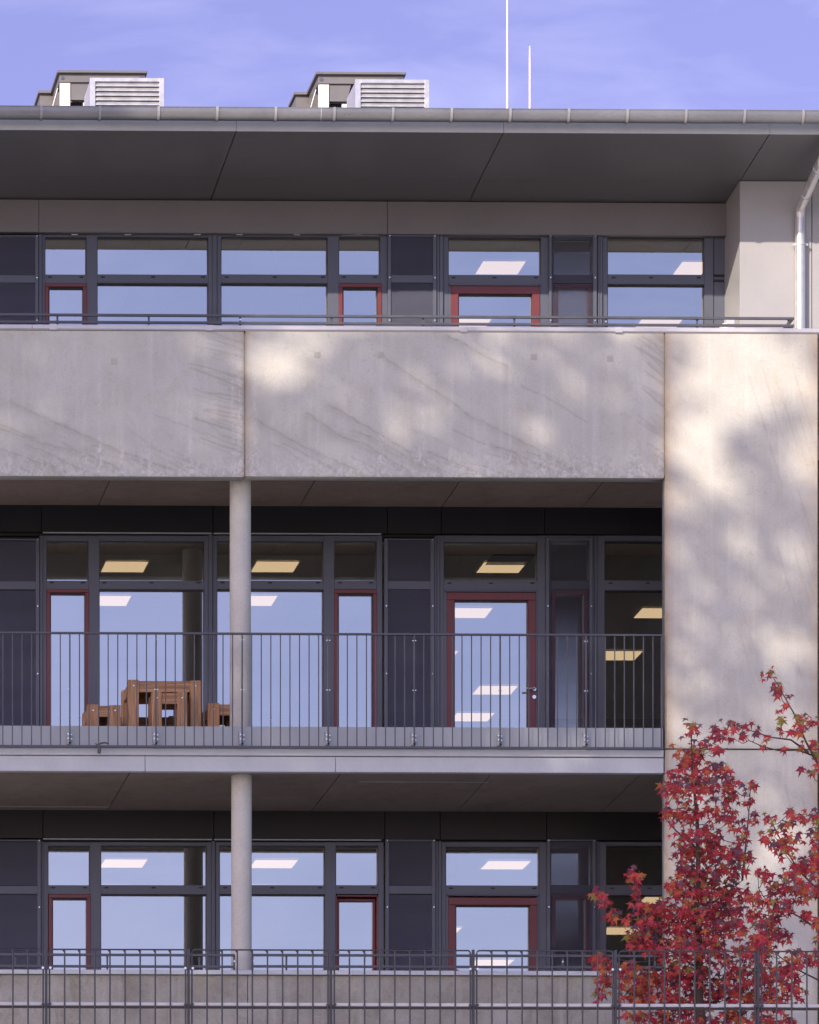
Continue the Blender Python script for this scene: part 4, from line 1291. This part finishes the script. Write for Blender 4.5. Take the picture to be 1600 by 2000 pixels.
def sweetgum(label, base, trunk, blobs, limbs, Y0, spread, dens, seed):
    r_ = random.Random(seed)
    t = thing('sweetgum_tree', label, 'tree', base, 'red leaved sweetgum trees before the pier')
    m = MB(); m.tube([p for p, _ in trunk], [w for _, w in trunk], 12); m.build('trunk', 'bark', t)
    leaves = []; twigs = MB()
    tp = [p for p, _ in trunk]
    def trunk_at(z):
        for a, b in zip(tp[:-1], tp[1:]):
            if a.z <= z <= b.z: return a.lerp(b, (z - a.z) / (b.z - a.z + 1e-9))
        return tp[-1].copy() if z > tp[-1].z else tp[0].copy()
    def limb(path, w0, w1, nm='branch'):
        pts = []
        for i, p in enumerate(path):
            pts.append(p)
        n = len(pts)
        b = MB(); b.tube(pts, [w0 + (w1 - w0) * i / (n - 1) for i in range(n)], 7); b.build(nm, 'bark', t)
    nodes = []
    for a_, b_ in zip(tp[:-1], tp[1:]):
        nodes += [a_.lerp(b_, i / 8) for i in range(8)]
    nodes.append(tp[-1])
    for path in limbs:
        lp = [at(px, py, Y0 + dy) for px, py, dy in path]
        limb(lp, 0.014, 0.004)
        for a_, b_ in zip(lp[:-1], lp[1:]):
            nodes += [a_.lerp(b_, i / 4) for i in range(1, 5)]
    for (px, py, rx, ry, tone) in blobs:
        n = max(3, int(math.pi * rx * ry / (dens * (0.72 if py > 1640 else 1.0))))
        dy = r_.uniform(-spread, spread)
        c = at(px, py, Y0 + dy)
        # a curved shoot from the nearest wood to the clump
        if tone != 'L' or r_.random() < 0.5:
            a = min(nodes, key=lambda q_: (q_ - c).length + 0.9 * max(0, q_.z - c.z + 0.08) + (0.25 if q_.z > c.z else 0))
            v_ = c - a
            if v_.length > 0.04:
                side = Vector((r_.uniform(-1, 1), r_.uniform(-1, 1), 0)) * v_.length * 0.10
                mid = a.lerp(c, 0.5) + side + Vector((0, 0, -0.10 * abs(v_.x)))
                q1 = a.lerp(mid, 0.5) + Vector((0, 0, -0.02)); q2 = mid.lerp(c, 0.55) + Vector((0, 0, 0.01))
                limb([a, q1, mid, q2, c], 0.004 + 0.005 * min(1, v_.length), 0.0025, 'twig')
                nodes += [q1, mid, q2, c]
        for k in range(n):
            while True:
                ux, uy = r_.gauss(0, 0.55), r_.gauss(0, 0.55)
                if ux * ux + uy * uy < 2.0: break
            Yl = Y0 + dy + r_.gauss(0, 0.22)
            p = at(px + ux * rx, py + uy * ry, Yl)
            size = r_.uniform(0.040, 0.088)
            edge_up = (uy < -0.45)
            q = r_.random()
            if edge_up and q < 0.4: col = 3  # purple skylight glare painted as leaf colour on the clump tops
            elif q < 0.34: col = 0
            elif q < 0.58: col = 1
            elif q < 0.78: col = 2
            elif q < 0.86: col = 3
            elif q < 0.95: col = 4
            else: col = 5
            if tone == 'O' and r_.random() < 0.28: col = 4
            if tone == 'G' and r_.random() < 0.4: col = 5
            nrm = Vector((r_.gauss(-0.1, 0.5), -1.0 + r_.gauss(0, 0.3), r_.gauss(0.45, 0.55))).normalized()
            down = Vector((r_.gauss(0, 0.55), r_.gauss(-0.2, 0.2), -1))
            ax_y = (down - nrm * down.dot(nrm)).normalized()
            ax_x = ax_y.cross(nrm).normalized()
            M = Matrix((ax_x, ax_y, nrm)).transposed().to_4x4()
            M = Matrix.Translation(p) @ M @ Matrix.Scale(size, 4)
            leaves.append((size, M, r_.randrange(4), col, Yl))
    # the biggest, nearest leaves one by one, the rest as one mass
    inside = lambda M: True
    leaves.sort(key=lambda e: -(e[0] - 0.02 * (e[4] - Y0)))
    off = Matrix.Translation(-ORG[t.name])
    for s, M, k, c, _ in leaves[:290]:
        o = bpy.data.objects.new('leaf', leaf_mesh(k, c)); COL.objects.link(o); o.parent = t
        o.matrix_local = off @ M
    vs, fs, mi = [], [], []
    for s, M, k, c, _ in leaves[290:]:
        b = len(vs); MM = off @ M
        vs += [tuple(MM @ Vector(v)) for v in SHAPES[k][0]]
        for f in SHAPES[k][1]:
            fs.append(tuple(b + i for i in f)); mi.append(c)
    if vs:
        me = bpy.data.meshes.new('crown'); me.from_pydata(vs, [], fs)
        for mm in LEAFM: me.materials.append(mm)
        me.polygons.foreach_set('material_index', mi)
        o = bpy.data.objects.new('crown', me); COL.objects.link(o); o.parent = t; o['kind'] = 'stuff'
    return len(leaves)

TY = -6.4
tx = at(1368, 2000, TY)
trunk1 = [(Vector((tx.x, TY, GROUND)), 0.075), (at(1370, 2000, TY), 0.062), (at(1364, 1940, TY), 0.056), (at(1366, 1850, TY), 0.046), (at(1359, 1780, TY + .03), 0.038),
          (at(1364, 1690, TY), 0.028), (at(1362, 1600, TY), 0.020), (at(1352, 1500, TY), 0.012), (at(1350, 1425, TY), 0.006)]
bl1 = [(1352, 1422, 13, 20, 'D'), (1342, 1470, 24, 26, 'O'), (1366, 1462, 14, 22, 'D'), (1405, 1432, 20, 22, 'D'), (1428, 1414, 9, 9, 'D'), (1398, 1465, 18, 14, 'R'),
       (1350, 1510, 34, 24, 'R'), (1400, 1505, 26, 20, 'R'), (1322, 1508, 14, 12, 'O'), (1300, 1536, 15, 18, 'O'), (1330, 1545, 26, 26, 'O'), (1375, 1540, 34, 26, 'R'),
       (1422, 1530, 16, 20, 'R'), (1424, 1560, 20, 26, 'R'), (1464, 1536, 15, 14, 'D'), (1464, 1560, 11, 16, 'R'), (1312, 1590, 24, 20, 'O'), (1360, 1590, 34, 24, 'R'), (1405, 1590, 24, 22, 'R'),
       (1430, 1604, 13, 18, 'R'), (1470, 1600, 9, 18, 'L'), (1345, 1632, 30, 20, 'R'), (1390, 1632, 34, 22, 'R'), (1450, 1628, 14, 24, 'R'), (1332, 1664, 22, 16, 'O'), (1375, 1668, 36, 22, 'R'),
       (1425, 1668, 24, 22, 'R'), (1460, 1672, 18, 12, 'R'), (1335, 1700, 22, 20, 'O'), (1385, 1706, 44, 24, 'R'), (1440, 1700, 18, 20, 'R'), (1320, 1735, 24, 20, 'O'), (1370, 1745, 44, 26, 'R'),
       (1425, 1745, 34, 24, 'R'), (1237, 1714, 16, 18, 'L'), (1240, 1742, 9, 12, 'L'), (1165, 1748, 12, 12, 'L'), (1182, 1762, 14, 12, 'L'), (1200, 1790, 16, 13, 'L'), (1228, 1796, 9, 8, 'L'),
       (1255, 1770, 18, 14, 'R'), (1290, 1775, 28, 18, 'R'), (1345, 1785, 40, 24, 'R'), (1400, 1785, 46, 26, 'R'), (1270, 1800, 26, 22, 'R'), (1320, 1815, 32, 24, 'R'), (1375, 1822, 40, 26, 'R'),
       (1425, 1812, 30, 22, 'R'), (1245, 1830, 26, 22, 'R'), (1285, 1850, 36, 24, 'R'), (1340, 1856, 34, 26, 'R'), (1395, 1860, 34, 24, 'R'), (1170, 1873, 18, 14, 'O'), (1185, 1895, 18, 20, 'O'),
       (1182, 1925, 16, 16, 'O'), (1172, 1948, 14, 9, 'R'), (1225, 1900, 24, 24, 'O'), (1262, 1920, 36, 30, 'O'), (1310, 1905, 36, 28, 'R'), (1355, 1905, 30, 28, 'R'), (1240, 1952, 34, 18, 'O'),
       (1300, 1950, 36, 22, 'R'), (1345, 1960, 36, 24, 'R'), (1400, 1935, 34, 30, 'R'), (1440, 1900, 30, 26, 'R'), (1450, 1945, 36, 28, 'R'), (1240, 1985, 28, 16, 'O'), (1300, 1990, 36, 18, 'R'),
       (1360, 1998, 40, 20, 'R'), (1430, 1990, 40, 20, 'R'), (1490, 1900, 26, 30, 'R'), (1490, 1950, 30, 26, 'R'), (1460, 1855, 26, 20, 'R'), (1300, 2040, 90, 25, 'R'), (1420, 2040, 90, 25, 'R')]
limbs1 = [((1362, 1890, 0), (1330, 1870, -.05), (1290, 1845, -.1), (1245, 1815, -.15), (1215, 1795, -.15), (1185, 1765, -.15), (1165, 1748, -.15)),
          ((1290, 1845, -.1), (1265, 1790, -.12), (1248, 1750, -.12), (1238, 1712, -.12)),
          ((1364, 1660, 0), (1320, 1622, .1), (1300, 1600, .1)), ((1450, 1720, .2), (1456, 1660, .2), (1462, 1600, .2), (1466, 1540, .2)),
          ((1364, 1780, 0), (1420, 1745, .1), (1450, 1720, .2))]
n1 = sweetgum('red sweetgum tree with its trunk in front of the concrete pier', (tx.x, TY, GROUND), trunk1, bl1, limbs1, TY, 0.45, 44, 3)

TY2 = -8.2
bx = xx(1660, TY2)
trunk2 = [(Vector((bx, TY2, GROUND)), 0.07), (at(1660, 1950, TY2), 0.058), (at(1655, 1800, TY2), 0.045), (at(1650, 1650, TY2), 0.03), (at(1630, 1560, TY2), 0.02),
          (at(1602, 1500, TY2), 0.014), (at(1575, 1450, TY2), 0.011), (at(1552, 1395, TY2), 0.008), (at(1532, 1360, TY2), 0.006), (at(1510, 1322, TY2), 0.004)]
bl2 = [(1503, 1316, 17, 11, 'L'), (1515, 1336, 12, 12, 'L'), (1525, 1352, 10, 8, 'L'), (1522, 1353, 9, 6, 'L'), (1542, 1358, 7, 7, 'L'), (1536, 1378, 8, 5, 'L'), (1520, 1390, 5, 5, 'L'), (1562, 1402, 16, 14, 'G'), (1570, 1416, 16, 14, 'L'),
       (1530, 1402, 5, 5, 'L'), (1590, 1410, 12, 10, 'G'), (1552, 1428, 22, 8, 'L'), (1520, 1425, 8, 11, 'G'), (1500, 1440, 10, 8, 'L'), (1478, 1428, 9, 12, 'L'), (1458, 1420, 12, 8, 'L'), (1437, 1422, 11, 11, 'L'), (1450, 1440, 13, 9, 'L'),
       (1430, 1444, 8, 7, 'L'), (1495, 1462, 10, 7, 'L'), (1535, 1464, 5, 5, 'L'), (1570, 1455, 10, 9, 'L'), (1588, 1450, 9, 10, 'L'), (1596, 1470, 8, 22, 'G'), (1566, 1502, 8, 6, 'L'), (1582, 1508, 7, 6, 'G'), (1594, 1495, 8, 12, 'L'),
       (1545, 1588, 14, 12, 'D'), (1505, 1600, 14, 12, 'D'), (1575, 1595, 20, 14, 'R'), (1540, 1612, 18, 12, 'R'), (1594, 1608, 10, 20, 'G'), (1508, 1630, 14, 12, 'R'), (1488, 1640, 9, 12, 'L'),
       (1540, 1645, 26, 16, 'R'), (1525, 1660, 20, 16, 'R'), (1590, 1640, 14, 18, 'O'), (1562, 1630, 5, 6, 'L'), (1480, 1702, 9, 10, 'R'), (1500, 1708, 14, 14, 'D'), (1590, 1680, 16, 24, 'O'), (1570, 1690, 20, 20, 'R'),
       (1545, 1715, 22, 18, 'R'), (1520, 1735, 18, 14, 'R'), (1560, 1740, 24, 18, 'R'), (1590, 1735, 14, 22, 'R'), (1480, 1755, 20, 14, 'R'), (1510, 1765, 22, 16, 'R'), (1540, 1772, 16, 14, 'R'), (1575, 1790, 16, 14, 'R'), (1596, 1800, 10, 14, 'R'),
       (1470, 1785, 22, 18, 'R'), (1500, 1805, 26, 18, 'R'), (1480, 1830, 30, 20, 'R'), (1520, 1830, 22, 16, 'R'), (1490, 1860, 28, 16, 'R'), (1550, 1880, 20, 22, 'R'), (1580, 1872, 16, 18, 'R'), (1530, 1900, 22, 22, 'R'),
       (1545, 1930, 24, 24, 'R'), (1520, 1960, 26, 20, 'R'), (1500, 1995, 26, 14, 'R'), (1540, 1995, 16, 10, 'R'), (1620, 1700, 22, 60, 'R'), (1630, 1850, 30, 60, 'R')]
limbs2 = [((1602, 1500, 0), (1588, 1476, .05), (1560, 1465, .05), (1520, 1466, .05), (1490, 1458, .05), (1462, 1446, .05)),
          ((1580, 1470, 0), (1545, 1445, -.05), (1505, 1440, -.05), (1440, 1418, -.05)),
          ((1652, 1800, 0), (1600, 1740, 0), (1560, 1700, 0), (1530, 1650, 0), (1510, 1610, 0)), ((1652, 1850, 0), (1560, 1790, .1), (1500, 1760, .1)),
          ((1655, 1930, 0), (1600, 1915, -.1), (1550, 1890, -.1), (1500, 1850, -.1))]
n2 = sweetgum('second red sweetgum tree reaching in over the pier edge with bare yellowish twigs', (bx, TY2, GROUND), trunk2, bl2, limbs2, TY2, 0.30, 46, 5)

# ------------------------------------------------------------------ unseen trees left of the view, crowns shaped to shade the front
LIT = [(550, 705, 90, 44, .95, 0), (650, 680, 70, 34, .7, 0), (255, 678, 55, 26, .32, 0), (400, 790, 62, 24, .28, 25), (430, 662, 40, 22, .35, 0), (803, 815, 46, 40, .9, 0),
       (1000, 685, 85, 42, .55, 0), (1150, 735, 110, 36, .6, 20), (1040, 832, 66, 30, .65, 0), (1258, 690, 46, 60, .5, 0), (1240, 860, 50, 40, .4, 0), (1450, 1330, 175, 430, .52, 0), (1450, 1700, 170, 190, .5, 0), (870, 800, 420, 110, .16, 0), (1450, 720, 175, 112, 1.0, 0),
       (1370, 855, 78, 110, 1.0, 0), (1580, 830, 40, 130, .95, 0), (1400, 940, 70, 55, .8, 0), (1485, 1030, 70, 40, .6, 0), (1500, 1150, 70, 50, .55, 0), (1545, 1255, 80, 65, .8, 0),
       (1322, 1400, 26, 70, .8, 0), (1525, 1665, 95, 75, .85, 0), (1322, 1010, 28, 90, .5, 0), (1130, 1430, 210, 30, .75, 0), (1010, 1340, 220, 70, .4, 0), (1440, 1350, 40, 40, .3, 0)]
def lit_amount(px, py):
    edge = np.interp(px, [-700, 240, 300, 400, 470, 1700, 2600], [170, 200, 330, 520, 636, 636, 636])
    a = np.clip((edge - py) / 20 + 0.5, 0, 1)
    for cx_, cy_, rx_, ry_, s_, ro in LIT:
        c_, s2 = math.cos(R(ro)), math.sin(R(ro))
        dx, dy = px - cx_, py - cy_
        u = (dx * c_ + dy * s2) / (rx_ * 1.15 + 14); v = (-dx * s2 + dy * c_) / (ry_ * 1.15 + 14)
        a = np.maximum(a, s_ * np.clip(1.55 - 1.15 * np.sqrt(u * u + v * v), 0, 1))
    return a
N = 70000
PXs = NR.uniform(-350, 2500, N); PYs = NR.uniform(150, 3200, N)
keep = (NR.uniform(0, 1, N) > lit_amount(PXs, PYs)) & ((PXs < 1620) & (PYs < 2150) | (PXs > 560) & (PYs > 1900))  # crown leaves left out wherever the front should be sunlit
PXs, PYs = PXs[keep], PYs[keep]
T = NR.uniform(22, 30, len(PXs)) + np.clip(PXs - 1350, 0, 3000) * 0.014
s0 = F / D0
Px0 = np.interp(PXs, np.arange(-1000, 3001, 100), [xx(p, 0) for p in range(-1000, 3001, 100)])
Pz0 = CZ + (VPY - PYs) / s0
P = np.stack([Px0 + SUNB.x * T, SUNB.y * T, Pz0 + SUNB.z * T], 1)
# three trees share the mass
edges_t = [-1e9, -23.5, -16.5, 1e9]
spec = [('unseen tall tree furthest down the slope, crown shaped to shade the front', -27.0), ('unseen tall tree in the middle of the three, crown shaped to shade the front', -20.0), ('unseen tall tree nearest to the sight line, crown shaped to shade the front', -12.5)]
for i, (lab, xt) in enumerate(spec):
    sel = P[(P[:, 0] >= edges_t[i]) & (P[:, 0] < edges_t[i + 1])]
    if not len(sel): continue
    base = Vector((xt, -26.0, gz2(-26.0)))
    t = thing('unseen_shade_tree', lab, 'tree', base, 'unseen tall trees shaped to shade the front')
    top = float(sel[:, 2].max()) - 3
    m = MB(); m.tube([base, base + Vector((0.1, 0.1, 6)), base + Vector((0, -.1, 12)), Vector((xt, -26, top))], [0.38, 0.30, 0.22, 0.05], 10); m.build('trunk', 'bark', t)
    for k in range(14):
        q = Vector(sel[NR.randint(len(sel))]); z0_ = max(base.z + 4, min(q.z - 2.0, top - 1)); a = Vector((xt, -26, z0_))
        if (q - a).length > 12: continue
        m = MB(); m.tube([a, a.lerp(q, 0.5) + Vector((0, 0, -.4)), q], [0.09, 0.05, 0.02], 6); m.build('branch', 'bark', t)
    n = len(sel)
    S = 0.085 + 0.065 * NR.rand(n)
    A = NR.normal(size=(n, 3)); A /= np.linalg.norm(A, axis=1)[:, None]
    C = NR.normal(size=(n, 3)); Bv = np.cross(A, C); Bv /= np.linalg.norm(Bv, axis=1)[:, None]
    v = np.empty((n, 4, 3))
    v[:, 0] = sel + A * S[:, None] * 1.25; v[:, 1] = sel + Bv * S[:, None]; v[:, 2] = sel - A * S[:, None] * 1.25; v[:, 3] = sel - Bv * S[:, None]
    v -= np.array(base)
    me = bpy.data.meshes.new('crown')
    me.vertices.add(n * 4); me.vertices.foreach_set('co', v.reshape(-1))
    me.loops.add(n * 4); me.loops.foreach_set('vertex_index', np.arange(n * 4, dtype=np.int32))
    me.polygons.add(n); me.polygons.foreach_set('loop_start', np.arange(0, n * 4, 4, dtype=np.int32))
    me.update(calc_edges=True)
    me.materials.append(MAT['treeleaf'])
    o = bpy.data.objects.new('crown', me); COL.objects.link(o); o.parent = t; o['kind'] = 'stuff'
